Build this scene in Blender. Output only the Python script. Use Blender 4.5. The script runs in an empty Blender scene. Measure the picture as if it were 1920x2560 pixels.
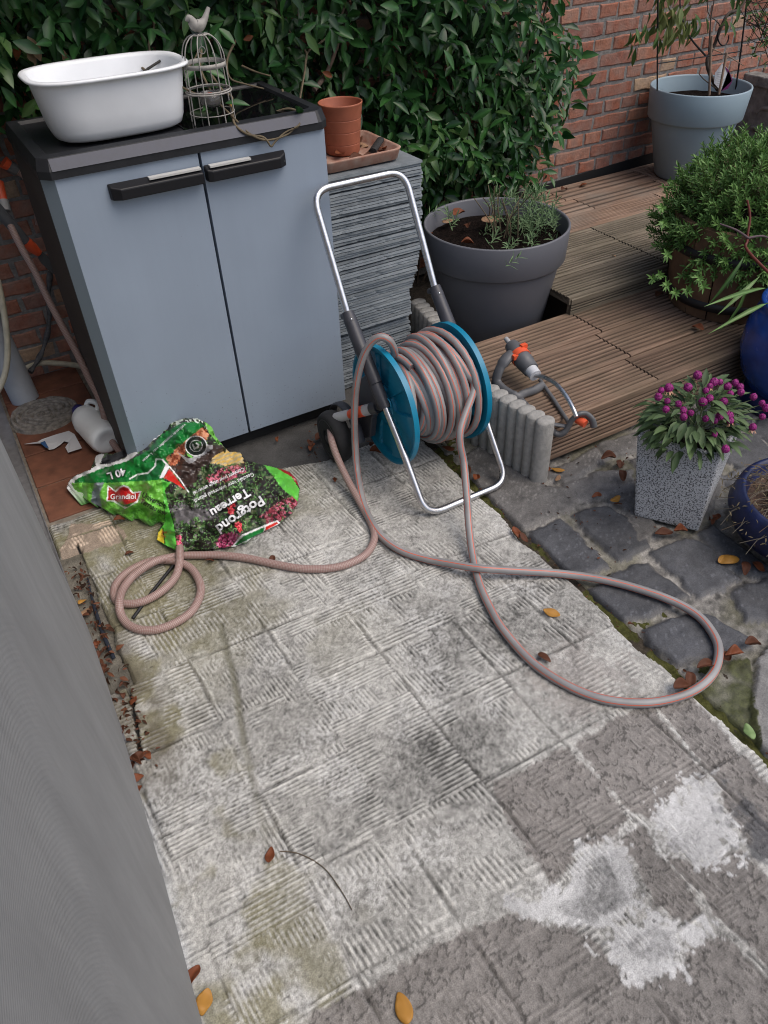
import bpy, bmesh, math, random
import numpy as np
from mathutils import Vector, Matrix
random.seed(7); rng = np.random.default_rng(11)
C = bpy.context.scene.collection
SC = bpy.context.scene
# ------------------------------------------------------------------ camera, sky, sun, exposure
FPX, VPX, VPY, CAMH, YAW = 1900.0, 1062.0, 3480.0, 1.5, math.radians(28.5)
def _rot():
    d = np.array([VPX-960, VPY-1280, FPX]); d /= np.linalg.norm(d); up = -d
    f = np.array([0, 0, 1.]); y = f-up*up[2]; y /= np.linalg.norm(y); x = np.cross(y, up)
    c, s = math.cos(YAW), math.sin(YAW)
    return np.array([[c, s, 0], [-s, c, 0], [0, 0, 1]]) @ np.array([x, y, up])
RC = _rot()
def ray(px, py): return RC @ np.array([px-960., py-1280., FPX])
def gp(px, py, z=0.):                       # point of the survey photo taken at a known height
    r = ray(px, py); t = (z-CAMH)/r[2]; return Vector((r[0]*t, r[1]*t, z))
def oy(px, py, y):
    r = ray(px, py); t = y/r[1]; return Vector((r[0]*t, y, CAMH+r[2]*t))
def ox(px, py, x):
    r = ray(px, py); t = x/r[0]; return Vector((x, r[1]*t, CAMH+r[2]*t))
cd = bpy.data.cameras.new('camera'); cam = bpy.data.objects.new('camera', cd); C.objects.link(cam)
cd.sensor_fit = 'VERTICAL'; cd.sensor_height = 36; cd.lens = FPX/2560*36; cd.clip_start = .02; cd.clip_end = 400
M = Matrix.Identity(4)
for i in range(3):
    M[i][0] = RC[i, 0]; M[i][1] = -RC[i, 1]; M[i][2] = -RC[i, 2]
M[2][3] = CAMH
cam.matrix_world = M
SC.camera = cam
SUN_EL, SUN_AZ = math.radians(60), math.radians(140)
w = bpy.data.worlds.new('World'); SC.world = w; w.use_nodes = True
nt = w.node_tree; sky = nt.nodes.new('ShaderNodeTexSky'); sky.sky_type = 'NISHITA'; sky.sun_disc = False
sky.sun_elevation = SUN_EL; sky.sun_rotation = SUN_AZ; sky.air_density = 1.0; sky.dust_density = 4.0; sky.ozone_density = 1.0
bg = nt.nodes['Background']; bg.inputs['Strength'].default_value = .15; nt.links.new(sky.outputs[0], bg.inputs[0])
sl = bpy.data.lights.new('sun', 'SUN'); sl.energy = 1.1; sl.angle = math.radians(50); sl.color = (1, .95, .88)
so = bpy.data.objects.new('sun', sl); C.objects.link(so)
# sky rotation 0 looks to +Y and turns clockwise
sd = Vector((math.sin(SUN_AZ)*math.cos(SUN_EL), math.cos(SUN_AZ)*math.cos(SUN_EL), math.sin(SUN_EL)))
so.rotation_euler = (-sd).to_track_quat('-Z', 'Y').to_euler(); so.location = sd*20
SC.view_settings.view_transform = 'Standard'; SC.view_settings.look = 'None'
SC.view_settings.exposure = 0.25; SC.view_settings.gamma = 1
SC.cycles.max_bounces = 8; SC.cycles.filter_width = 1.05; SC.cycles.use_denoising = True

# ------------------------------------------------------------------ materials
def S(r, g, b):                              # sRGB 0-255 to linear
    f = lambda c: (c/255/12.92) if c <= 10 else ((c/255+.055)/1.055)**2.4
    return (f(r), f(g), f(b))
MATS = {}
def mat(name, col, rough=.6, metal=0., spec=.5, noise=None, bump=None, col2=None, island=0., coat=0., trans=0.):
    if name in MATS: return MATS[name]
    m = bpy.data.materials.new(name); MATS[name] = m; m.use_nodes = True
    n = m.node_tree.nodes; L = m.node_tree.links; p = n['Principled BSDF']
    p.inputs['Roughness'].default_value = rough; p.inputs['Metallic'].default_value = metal
    p.inputs['Specular IOR Level'].default_value = spec; p.inputs['Coat Weight'].default_value = coat
    p.inputs['Base Color'].default_value = (*col, 1)
    out = None
    tc = n.new('ShaderNodeTexCoord')
    if noise or col2:
        sc, amt = noise or (20, .15)
        nz = n.new('ShaderNodeTexNoise'); nz.inputs['Scale'].default_value = sc; nz.inputs['Detail'].default_value = 6
        L.new(tc.outputs['Object'], nz.inputs['Vector'])
        rp = n.new('ShaderNodeValToRGB'); rp.color_ramp.elements[0].position = .3; rp.color_ramp.elements[1].position = .7
        c2 = col2 or tuple(min(1, c*(1+amt)) for c in col); c1 = col if col2 else tuple(c*(1-amt) for c in col)
        rp.color_ramp.elements[0].color = (*c1, 1); rp.color_ramp.elements[1].color = (*c2, 1)
        L.new(nz.outputs['Fac'], rp.inputs['Fac']); out = rp.outputs['Color']
        if rough > .12:
            mr = n.new('ShaderNodeMapRange'); mr.inputs['To Min'].default_value = max(.03, rough-.1); mr.inputs['To Max'].default_value = min(1, rough+.12)
            L.new(nz.outputs['Fac'], mr.inputs['Value']); L.new(mr.outputs['Result'], p.inputs['Roughness'])
    if island:
        ge = n.new('ShaderNodeNewGeometry'); mr = n.new('ShaderNodeMapRange')
        mr.inputs['To Min'].default_value = 1-island; mr.inputs['To Max'].default_value = 1+island
        L.new(ge.outputs['Random Per Island'], mr.inputs['Value'])
        vm = n.new('ShaderNodeVectorMath'); vm.operation = 'SCALE'
        if out: L.new(out, vm.inputs[0])
        else: vm.inputs[0].default_value = col
        L.new(mr.outputs['Result'], vm.inputs['Scale']); out = vm.outputs[0]
    if out: L.new(out, p.inputs['Base Color'])
    if bump:
        nz = n.new('ShaderNodeTexNoise'); nz.inputs['Scale'].default_value = bump[0]; nz.inputs['Detail'].default_value = 8
        L.new(tc.outputs['Object'], nz.inputs['Vector'])
        b = n.new('ShaderNodeBump'); b.inputs['Strength'].default_value = bump[1]; b.inputs['Distance'].default_value = bump[2] if len(bump) > 2 else .003
        L.new(nz.outputs['Fac'], b.inputs['Height']); L.new(b.outputs['Normal'], p.inputs['Normal'])
    if trans: p.inputs['Transmission Weight'].default_value = trans
    return m
def leafmat(name, ca, cb, rough=.38, spec=.5, vein=1.5, extra=None):
    m = bpy.data.materials.new(name); m.use_nodes = True; n = m.node_tree.nodes; L = m.node_tree.links; p = n['Principled BSDF']
    p.inputs['Roughness'].default_value = rough; p.inputs['Specular IOR Level'].default_value = spec
    ge = n.new('ShaderNodeNewGeometry'); rp = n.new('ShaderNodeValToRGB')
    rp.color_ramp.elements[0].color = (*ca, 1); rp.color_ramp.elements[1].color = (*cb, 1)
    if extra: e = rp.color_ramp.elements.new(.97); e.color = (*extra, 1); rp.color_ramp.elements[2].position = .955 if rp.color_ramp.elements[2].color[:3] != extra else 1; 
    L.new(ge.outputs['Random Per Island'], rp.inputs['Fac'])
    at = n.new('ShaderNodeAttribute'); at.attribute_name = 'across'
    mr = n.new('ShaderNodeMapRange'); mr.inputs['From Min'].default_value = 0; mr.inputs['From Max'].default_value = .22
    mr.inputs['To Min'].default_value = vein; mr.inputs['To Max'].default_value = 1
    L.new(at.outputs['Fac'], mr.inputs['Value'])
    vm = n.new('ShaderNodeVectorMath'); vm.operation = 'SCALE'; L.new(rp.outputs['Color'], vm.inputs[0]); L.new(mr.outputs['Result'], vm.inputs['Scale'])
    L.new(vm.outputs[0], p.inputs['Base Color'])
    # light that passes through a thin leaf
    tr = n.new('ShaderNodeBsdfTranslucent'); L.new(vm.outputs[0], tr.inputs['Color'])
    mx = n.new('ShaderNodeMixShader'); mx.inputs['Fac'].default_value = .22
    L.new(p.outputs[0], mx.inputs[1]); L.new(tr.outputs[0], mx.inputs[2])
    L.new(mx.outputs[0], n['Material Output'].inputs['Surface'])
    MATS[name] = m; return m

# ------------------------------------------------------------------ object helpers
def tag(o, label=None, cat=None, group=None, kind=None):
    if label: o['label'] = label
    if cat: o['category'] = cat
    if group: o['group'] = group
    if kind: o['kind'] = kind
    return o
def thing(name, label, cat, loc, group=None):
    o = bpy.data.objects.new(name, None); C.objects.link(o); o.location = loc; o.empty_display_size = .05
    return tag(o, label, cat, group)
def worigin(o):
    v = Vector((0, 0, 0))
    while o: v += o.location; o = o.parent
    return v
class MB:
    def __init__(s): s.v = []; s.f = []; s.m = []; s.uv = []; s.sm = []
    def add(s, vs, fs, mi=0, uvs=None, smooth=False):
        b = len(s.v); s.v += [tuple(q) for q in vs]
        for k, f in enumerate(fs):
            s.f.append([b+i for i in f]); s.m.append(mi); s.sm.append(smooth)
            s.uv.append(uvs[k] if uvs else None)
        return s
    def box(s, c, d, mi=0, rz=0., bev=0., M3=None):
        hx, hy, hz = d[0]/2, d[1]/2, d[2]/2
        if bev <= 0:
            vs = [Vector((x*hx, y*hy, z*hz)) for z in (-1, 1) for y in (-1, 1) for x in (-1, 1)]
            fs = [(0, 2, 3, 1), (4, 5, 7, 6), (0, 1, 5, 4), (2, 6, 7, 3), (0, 4, 6, 2), (1, 3, 7, 5)]
        else:
            bm = bmesh.new(); bmesh.ops.create_cube(bm, size=1)
            for q in bm.verts: q.co = Vector((q.co.x*d[0], q.co.y*d[1], q.co.z*d[2]))
            bmesh.ops.bevel(bm, geom=bm.edges[:], offset=bev, segments=2, affect='EDGES', profile=.5)
            bm.verts.index_update(); vs = [q.co.copy() for q in bm.verts]; fs = [[q.index for q in f.verts] for f in bm.faces]; bm.free()
        R = M3 if M3 is not None else Matrix.Rotation(rz, 3, 'Z')
        return s.add([R @ q+Vector(c) for q in vs], fs, mi)
    def tube(s, pts, r, n=12, mi=0, cap=True, uvs=True, stripes=None, flat=1.0, upv=None):
        pts = [Vector(p) for p in pts]; N = len(pts); rs = r if hasattr(r, '__len__') else [r]*N
        tg = []
        for i in range(N):
            t = (pts[min(i+1, N-1)]-pts[max(i-1, 0)]); tg.append(t.normalized() if t.length > 1e-9 else Vector((0, 0, 1)))
        u = (upv or Vector((0, 0, 1))); u = Vector(u)
        if abs(tg[0].dot(u)) > .95: u = Vector((1, 0, 0))
        nrm = (u-tg[0]*u.dot(tg[0])).normalized(); vs = []; L = 0; Ls = []
        for i in range(N):
            nrm = (nrm-tg[i]*nrm.dot(tg[i])).normalized(); bn = tg[i].cross(nrm)
            if i: L += (pts[i]-pts[i-1]).length
            Ls.append(L)
            for k in range(n):
                a = 2*math.pi*k/n; vs.append(pts[i]+(nrm*math.cos(a)*flat+bn*math.sin(a))*rs[i])
        fs = []; uv = []; b = len(s.v)
        for i in range(N-1):
            for k in range(n):
                k2 = (k+1) % n
                fs.append((i*n+k, i*n+k2, (i+1)*n+k2, (i+1)*n+k))
                uv.append(((Ls[i], k/n), (Ls[i], (k+1)/n), (Ls[i+1], (k+1)/n), (Ls[i+1], k/n)))
        s.add(vs, fs, mi, uv, True)
        if cap:
            s.add([vs[k] for k in range(n)], [list(range(n))[::-1]], mi); s.add([vs[(N-1)*n+k] for k in range(n)], [list(range(n))], mi)
        return s
    def lathe(s, prof, c=(0, 0, 0), n=48, mi=0, M3=None, smooth=True, sx=1., sy=1.):
        vs = []; R = M3 or Matrix.Identity(3); c = Vector(c)
        for (r, z) in prof:
            for k in range(n):
                a = 2*math.pi*k/n; vs.append(R @ Vector((r*math.cos(a)*sx, r*math.sin(a)*sy, z))+c)
        fs = []
        for i in range(len(prof)-1):
            for k in range(n):
                k2 = (k+1) % n; fs.append((i*n+k, i*n+k2, (i+1)*n+k2, (i+1)*n+k))
        return s.add(vs, fs, mi, None, smooth)
    def ball(s, c, r, n=14, mi=0, M3=None):
        rr = r if hasattr(r, '__len__') else (r, r, r)
        prof = [(max(1e-4, math.sin(math.pi*i/8)), -math.cos(math.pi*i/8)) for i in range(9)]
        vs = []
        R = M3 or Matrix.Identity(3)
        for (q, z) in prof:
            for k in range(n):
                a = 2*math.pi*k/n; vs.append(R @ Vector((q*math.cos(a)*rr[0], q*math.sin(a)*rr[1], z*rr[2]))+Vector(c))
        fs = [(i*n+k, i*n+(k+1) % n, (i+1)*n+(k+1) % n, (i+1)*n+k) for i in range(8) for k in range(n)]
        return s.add(vs, fs, mi, None, True)
    def prism(s, poly, z0, z1, mi=0):
        n = len(poly); vs = [(p[0], p[1], z0) for p in poly]+[(p[0], p[1], z1) for p in poly]
        fs = [list(range(n))[::-1], [n+i for i in range(n)]]+[(i, (i+1) % n, n+(i+1) % n, n+i) for i in range(n)]
        return s.add(vs, fs, mi)
    def build(s, name, mats, parent=None, label=None, bevel=0., smooth_angle=None, origin=None):
        mats = mats if isinstance(mats, (list, tuple)) else [mats]
        V = np.array(s.v, float)
        if parent is not None: og = worigin(parent)
        elif origin is not None: og = Vector(origin)
        else: og = Vector(((V[:, 0].min()+V[:, 0].max())/2, (V[:, 1].min()+V[:, 1].max())/2, V[:, 2].min()))
        me = bpy.data.meshes.new(name); me.from_pydata((V-np.array(og)).tolist(), [], s.f)
        for q in mats: me.materials.append(q)
        me.polygons.foreach_set('material_index', s.m); me.polygons.foreach_set('use_smooth', s.sm)
        if any(u is not None for u in s.uv):
            ul = me.uv_layers.new(name='UVMap').data
            k = 0
            for f, u in zip(s.f, s.uv):
                for j in range(len(f)):
                    if u is not None: ul[k].uv = u[j]
                    k += 1
        me.update()
        o = bpy.data.objects.new(name, me); C.objects.link(o)
        if parent is not None: o.parent = parent
        else: o.location = og
        if bevel:
            b = o.modifiers.new('b', 'BEVEL'); b.width = bevel; b.segments = 2; b.limit_method = 'ANGLE'; b.angle_limit = math.radians(40)
        if label: o['label'] = label
        return o
def arrmesh(name, V, F, mats, parent=None, midx=None, smooth=True, attrs=None, origin=None):
    V = np.asarray(V, float); F = np.asarray(F, int)
    og = worigin(parent) if parent is not None else (Vector(origin) if origin is not None else Vector((V[:, 0].mean(), V[:, 1].mean(), V[:, 2].min())))
    me = bpy.data.meshes.new(name); k = F.shape[1]
    me.vertices.add(len(V)); me.vertices.foreach_set('co', (V-np.array(og)).astype(np.float32).ravel())
    me.loops.add(F.size); me.loops.foreach_set('vertex_index', F.astype(np.int32).ravel())
    me.polygons.add(len(F)); me.polygons.foreach_set('loop_start', np.arange(0, F.size, k, dtype=np.int32))
    me.polygons.foreach_set('loop_total', np.full(len(F), k, np.int32))
    for m in (mats if isinstance(mats, (list, tuple)) else [mats]): me.materials.append(m)
    if midx is not None: me.polygons.foreach_set('material_index', np.asarray(midx, np.int32))
    me.polygons.foreach_set('use_smooth', np.full(len(F), smooth))
    me.update(calc_edges=True)
    for an, arr in (attrs or {}).items():
        arr = np.asarray(arr, np.float32)
        if arr.ndim == 1:
            a = me.attributes.new(an, 'FLOAT', 'POINT'); a.data.foreach_set('value', arr)
        else:
            a = me.attributes.new(an, 'FLOAT_COLOR', 'POINT'); a.data.foreach_set('color', np.c_[arr, np.ones(len(arr))].astype(np.float32).ravel())
    me.validate()
    o = bpy.data.objects.new(name, me); C.objects.link(o)
    if parent is not None: o.parent = parent
    else: o.location = og
    return o
def spline(P, n=8, closed=False):
    P = [Vector(p) for p in P]; out = []
    for i in range(len(P)-1):
        p0, p1, p2, p3 = P[max(i-1, 0)], P[i], P[i+1], P[min(i+2, len(P)-1)]
        for k in range(n):
            t = k/n; out.append(.5*((2*p1)+(p2-p0)*t+(2*p0-5*p1+4*p2-p3)*t*t+(3*p1-p0-3*p2+p3)*t**3))
    out.append(P[-1]); return out
# value noise
def vnoise(x, y, scale, seed):
    r = np.random.default_rng(seed); G = r.random((256, 256)); x = np.asarray(x)*scale; y = np.asarray(y)*scale
    xi = np.floor(x).astype(int); yi = np.floor(y).astype(int); fx = x-xi; fy = y-yi
    fx = fx*fx*(3-2*fx); fy = fy*fy*(3-2*fy); g = lambda a, b: G[a % 256, b % 256]
    return (g(xi, yi)*(1-fx)+g(xi+1, yi)*fx)*(1-fy)+(g(xi, yi+1)*(1-fx)+g(xi+1, yi+1)*fx)*fy
def fbm(x, y, scale, seed, oct=4):
    s = 0; a = .5; t = 0
    for o in range(oct): s = s+a*vnoise(x, y, scale*2**o, seed+o); t += a; a *= .5
    return s/t
def inpoly(x, y, poly):
    x = np.asarray(x); y = np.asarray(y); c = np.zeros(x.shape, bool); n = len(poly)
    for i in range(n):
        x1, y1 = poly[i][:2]; x2, y2 = poly[(i+1) % n][:2]
        if y1 == y2: continue
        c ^= ((y1 > y) != (y2 > y)) & (x < (x2-x1)*(y-y1)/(y2-y1)+x1)
    return c
def pdist(x, y, pl):
    d = np.full(np.asarray(x).shape, 1e9)
    for i in range(len(pl)-1):
        ax, ay = pl[i][:2]; bx, by = pl[i+1][:2]; L = (bx-ax)**2+(by-ay)**2+1e-12
        t = np.clip(((x-ax)*(bx-ax)+(y-ay)*(by-ay))/L, 0, 1); d = np.minimum(d, np.hypot(x-ax-t*(bx-ax), y-ay-t*(by-ay)))
    return d
# leaves: a folded, tapering blade of eight faces
LT = np.array([[0, 0], [.2, .30], [.2, 0], [.2, -.30], [.48, .5], [.48, 0], [.48, -.5], [.76, .33], [.76, 0], [.76, -.33], [1, 0]], float)
LF = np.array([[0, 2, 1, 1], [0, 3, 2, 2], [1, 2, 5, 4], [2, 3, 6, 5], [4, 5, 8, 7], [5, 6, 9, 8], [7, 8, 10, 10], [8, 9, 10, 10]])
LFQ = [[0, 2, 1], [0, 3, 2], [1, 2, 5, 4], [2, 3, 6, 5], [4, 5, 8, 7], [5, 6, 9, 8], [7, 8, 10], [8, 9, 10]]
LF3 = np.array([[0, 2, 1], [0, 3, 2], [1, 2, 5], [1, 5, 4], [2, 3, 6], [2, 6, 5], [4, 5, 8], [4, 8, 7], [5, 6, 9], [5, 9, 8], [7, 8, 10], [8, 9, 10]])
def leaves(name, P, D, U, L, W, mats, parent=None, fold=.35, droop=.25, midx=None, origin=None):
    P = np.asarray(P, float); D = np.asarray(D, float); U = np.asarray(U, float); n = len(P)
    L = np.broadcast_to(L, (n,)); W = np.broadcast_to(W, (n,))
    D = D/np.linalg.norm(D, axis=1)[:, None]; X = np.cross(D, U); X /= np.linalg.norm(X, axis=1)[:, None]+1e-9; U = np.cross(X, D)
    t = LT[:, 0]; a = LT[:, 1]
    dr = droop*rng.uniform(.3, 1.5, n); fo = fold*rng.uniform(.3, 1.4, n)
    V = P[:, None, :]+D[:, None, :]*(L[:, None]*t)[:, :, None]+X[:, None, :]*(W[:, None]*a)[:, :, None] \
        + U[:, None, :]*((W*fo)[:, None]*np.abs(a)*2-(L*dr)[:, None]*t**2)[:, :, None]
    F = (LF3[None]+(np.arange(n)*11)[:, None, None]).reshape(-1, 3)
    mi = None if midx is None else np.repeat(midx, 12)
    return arrmesh(name, V.reshape(-1, 3), F, mats, parent, mi, True, {'across': np.tile(np.abs(a), n)}, origin)
def rdir(n): v = rng.normal(size=(n, 3)); return v/np.linalg.norm(v, axis=1)[:, None]
# ================================================================== THE SETTING
WALLY = 2.97
soil = mat('soil', (.035, .028, .022), .95, noise=(60, .5), bump=(90, 1., .01))
mb = MB(); mb.add([(-60, -60, -.05), (60, -60, -.05), (60, 60, -.05), (-60, 60, -.05)], [(0, 1, 2, 3)])
tag(mb.build('ground', soil), kind='structure')

# ---- attribute material for slabs and stones
def attrmat(name, rough=.85, fine=400, bstr=.5, spec=.35):
    m = bpy.data.materials.new(name); m.use_nodes = True; n = m.node_tree.nodes; L = m.node_tree.links; p = n['Principled BSDF']
    a = n.new('ShaderNodeAttribute'); a.attribute_name = 'tint'; tc = n.new('ShaderNodeTexCoord')
    nz = n.new('ShaderNodeTexNoise'); nz.inputs['Scale'].default_value = fine; nz.inputs['Detail'].default_value = 5; L.new(tc.outputs['Object'], nz.inputs['Vector'])
    mr = n.new('ShaderNodeMapRange'); mr.inputs['From Min'].default_value = .3; mr.inputs['From Max'].default_value = .7
    mr.inputs['To Min'].default_value = .72; mr.inputs['To Max'].default_value = 1.25; L.new(nz.outputs['Fac'], mr.inputs['Value'])
    vm = n.new('ShaderNodeVectorMath'); vm.operation = 'SCALE'; L.new(a.outputs['Color'], vm.inputs[0]); L.new(mr.outputs['Result'], vm.inputs['Scale'])
    L.new(vm.outputs[0], p.inputs['Base Color']); p.inputs['Roughness'].default_value = rough; p.inputs['Specular IOR Level'].default_value = spec
    b = n.new('ShaderNodeBump'); b.inputs['Strength'].default_value = bstr; b.inputs['Distance'].default_value = .002
    L.new(nz.outputs['Fac'], b.inputs['Height']); L.new(b.outputs['Normal'], p.inputs['Normal'])
    return m
conc = attrmat('bare_concrete')

# ---- concrete slab: the bed of lifted tiles, with combed adhesive ridges
h = .0031
xs = np.arange(-.20, 1.20, h); ys = np.arange(-.25, 2.045, h)
X, Y = np.meshgrid(xs, ys); nx, ny = len(xs), len(ys)
u = (X-.14+.03*(Y-1.0)+.006*(vnoise(X, Y, 9, 3)-.5))/.207
v = (Y-.885+.05*(X-.14)+.006*(vnoise(X, Y, 9, 4)-.5))/.207
ci = np.floor(u).astype(int); cj = np.floor(v).astype(int); fu = u-ci; fv = v-cj
H2 = np.random.default_rng(5).random((64, 64, 6)); cell = H2[ci % 64, cj % 64]
wob = .0016*(fbm(X, Y, 16, 20, 3)-.5)*2
ori = cell[..., 0] > .5
q = np.where(ori, fu, fv); q2 = np.where(ori, fv, fu)
two = cell[..., 1]; wl = .22+.16*cell[..., 2]; wr = .20+.16*cell[..., 3]
nz_e = .05*(fbm(X, Y, 22, 23, 3)-.5)*2
strip = ((q+nz_e < wl) & (two < .8)) | ((q-nz_e > 1-wr) & (two > .25))
across = cell[..., 4] > .55                        # comb runs along or across its strip
ori2 = np.where(strip, ori ^ across, ~ori)
ph = np.where(ori2, X+.11*Y, Y+.03*X)
per = .0092+.0034*cell[..., 5]
ridge = np.clip(.5+.95*np.cos(2*np.pi*(ph+wob)/per)+.55*(vnoise(X, Y, 95, 33)-.5), 0, 1)
wear = fbm(X, Y, 7, 31, 4); wear2 = fbm(X, Y, 24, 61, 4)
pm = np.clip((wear2*.7+wear*.3-.53+.13*strip+.10*(cell[..., 3]-.5))*8, 0, 1)
comb = ridge*pm
jd = np.minimum(np.minimum(fu, 1-fu), np.minimum(fv, 1-fv))*.207+.004*(fbm(X, Y, 40, 24, 2)-.5)
jw = .003+.004*vnoise(X, Y, 18, 8)
joint = np.clip(1-jd/jw, 0, 1)*np.clip((fbm(X, Y, 9, 77, 3)-.40)*6, 0, 1)
jr = np.exp(-((jd-.010)/.0035)**2)*np.clip((vnoise(X, Y, 45, 78)-.30)*4, 0, 1)*np.clip((fbm(X, Y, 8, 79, 3)-.35)*5, 0, 1)
f1 = vnoise(X, Y, 190, 41)*.6+vnoise(X, Y, 310, 42)*.4; f2 = fbm(X, Y, 4, 45, 4); f3 = vnoise(X, Y, 160, 52); g2 = fbm(X, Y, 60, 47, 3)
zoomR = lambda P: [tuple(gp(900+.6148*a, 1740+.6148*b, 0))[:2] for a, b in P]
dpoly = [[(530, 350), (850, 205), (1100, 500), (1060, 550), (980, 580), (880, 650), (790, 775), (690, 650), (600, 520)],
         [(860, 200), (1090, 60), (1190, 40), (1300, 180), (1410, 330), (1290, 370), (1190, 500), (1120, 490)],
         [(1050, 580), (1140, 520), (1250, 680), (1370, 820), (1410, 890), (1330, 910), (1190, 850), (1140, 720)],
         [(-200, 1270), (0, 1200), (330, 1000), (640, 880), (770, 940), (900, 960), (1090, 1120), (1190, 1150), (1330, 1090), (1350, 1010), (1480, 970), (1659, 1150), (1900, 1500), (1200, 1900), (0, 1700), (-300, 1500)],
         [(1250, 660), (1380, 700), (1550, 620), (1659, 740), (1800, 900), (1659, 1100), (1440, 890), (1390, 800)],
         [(1190, 30), (1350, 10), (1700, 400), (1800, 760), (1560, 600), (1440, 330), (1310, 170)]]
dx = X+.016*(fbm(X, Y, 18, 91, 3)-.5)*2; dy = Y+.016*(fbm(X, Y, 18, 95, 3)-.5)*2
dark = np.zeros(X.shape, bool)
dsoft = np.zeros(X.shape); wsoft = np.zeros(X.shape)
def soft(P, w_, sd):
    d_ = pdist(X, Y, P+[P[0]])*np.where(inpoly(X, Y, P), 1, -1)
    return np.clip(.5+d_/w_+(fbm(X, Y, 28, sd, 4)-.5)*3.0+(fbm(X, Y, 110, sd+5, 2)-.5)*2.2, 0, 1)
for P in dpoly: dsoft = np.maximum(dsoft, soft(zoomR(P), .007, 91))
dark = dsoft > .5
wp = [[(1190, 500), (1240, 420), (1340, 350), (1430, 340), (1550, 600), (1450, 700), (1380, 690), (1260, 600)],
      [(640, 860), (860, 770), (880, 650), (980, 580), (1060, 640), (1150, 860), (960, 980), (800, 930)],
      [(960, 980), (1180, 880), (1330, 910), (1440, 940), (1330, 1020), (1340, 1090), (1220, 1150), (1090, 1120)]]
white = np.zeros(X.shape, bool)
for P in wp: wsoft = np.maximum(wsoft, np.clip(.5+(soft(zoomR(P), .030, 191)-.5)*3.5, 0, 1))
white = wsoft > .5; dsoft = dsoft*(1-wsoft)
dark &= ~white
brown = inpoly(dx, dy, [tuple(gp(800+.675*a, 1160+.675*b))[:2] for a, b in [(770, 700), (960, 640), (1100, 740), (1140, 850), (920, 960), (740, 800)]])
peach = inpoly(dx, dy, [tuple(gp(100+.2411*a, 1280+.2411*b))[:2] for a, b in [(330, 120), (760, 100), (900, 250), (720, 380), (450, 420), (430, 640), (250, 620), (230, 400)]])
right = np.clip((X-.80+.35*(1.9-Y)*.2)*4, 0, 1)
moss = np.clip((fbm(X, Y, 6, 111, 4)-.40)*6, 0, 1)*np.clip((Y-1.0)*1.4, 0, 1)*np.clip((.8-X)*3, 0, 1)
moss += np.clip((fbm(X, Y, 9, 121, 4)-.52)*8, 0, 1)*np.clip((.25-X)*5, 0, 1)*.9
underbag = np.clip(1-np.hypot((X-.12)/.2, (Y-1.93)/.1), 0, 1)*2
moss = np.clip(moss+underbag, 0, 1)
lv = np.clip(.300+.17*(comb-.5*pm)*1.6+.34*(f1-.5)*(1-.35*pm)+.42*(f2-.5)+.24*(g2-.5)+.16*jr+.07*right, .07, .8)
col = lv[..., None]*np.array([.98, .965, .90])
eff = np.clip((fbm(X, Y, 10, 131, 4)-.5)*6, 0, 1)*np.clip((f1-.35)*3, 0, 1)
col = col*(1-.35*eff[..., None])+.35*eff[..., None]*np.array([.66, .66, .65])
mc = np.array([.185, .17, .085]); mk = (moss*np.clip(1.15-.75*comb-.5*(f1-.5), .2, 1)*.8)[..., None]; col = col*(1-mk)+mk*mc*(.75+.5*f1[..., None])
dl = (.185+.07*(f2-.5)*2+.08*(f1-.5)+.05*(comb-.4*pm)+.09*(g2-.5))[..., None]*np.array([1.05, .98, .91]); col = col*(1-dsoft[..., None])+dl*dsoft[..., None]
bs = .7*soft([tuple(gp(800+.675*a, 1160+.675*b))[:2] for a, b in [(770, 700), (960, 640), (1100, 740), (1140, 850), (920, 960), (740, 800)]], .06, 291)[..., None]; col = col*(1-bs)+dl*1.35*bs
rim_ = np.zeros(X.shape)
for P in (wp[1], wp[2]): d_ = pdist(X, Y, zoomR(P)+[zoomR(P)[0]])+.02*(fbm(X, Y, 22, 145, 3)-.5); rim_ = np.maximum(rim_, inpoly(X, Y, zoomR(P))*np.clip((d_-.022)/.008, 0, 1))
wl_ = (.40-.17*rim_+.30*(fbm(X, Y, 9, 141, 4)-.45)*2+.22*(f1-.5)+.08*comb)[..., None]*np.array([1, 1, .99]); col = col*(1-.85*wsoft[..., None])+.85*wl_*wsoft[..., None]
col = np.where(peach[..., None] & ~(joint > .3)[..., None], (.22+.28*comb+.1*(f2-.5))[..., None]*np.array([1.25, 1.0, .78]), col)
gr = pdist(X+.006*(vnoise(X, Y, 30, 15)-.5), Y, [tuple(gp(a, b))[:2] for a, b in ((548, 1560), (585, 1700), (606, 1850), (640, 1980), (668, 2125))]); gk = np.clip(1.4-gr/.0085, 0, 1)*np.clip(Y*3-2.2, .3, 1)
col = col*(1-.75*gk[..., None])+.75*gk[..., None]*np.array([.15, .145, .105])
ltx = np.clip((.055+.03*(vnoise(X*0, Y, 12, 16)-.5)-X)/.05, 0, 1)*np.clip((Y-.95)*8, 0, 1)*np.clip((1.62-Y)*8, 0, 1)*np.clip(fbm(X, Y, 22, 17, 4)*3-.7, 0, 1)
col = col*(1-.7*ltx[..., None])+.7*ltx[..., None]*np.array([.085, .07, .045])
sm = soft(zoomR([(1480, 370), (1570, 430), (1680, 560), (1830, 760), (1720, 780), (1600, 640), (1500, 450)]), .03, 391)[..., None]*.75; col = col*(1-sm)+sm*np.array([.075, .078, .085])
col *= (1-.55*joint)[..., None]
pit = (f3 > .955); col = np.where(pit[..., None], col*.45, col)
hgt = .0019*comb+.0022*jr-.004*joint+.0012*(f1-.5)+.004*(f2-.5)-.0012*pit-.0025*dark
rough_d = np.abs(fbm(X, Y, 45, 151, 3)-.5)*2; hgt += np.where(dark | brown | peach, .003*(1-rough_d)**4, 0)
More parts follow.
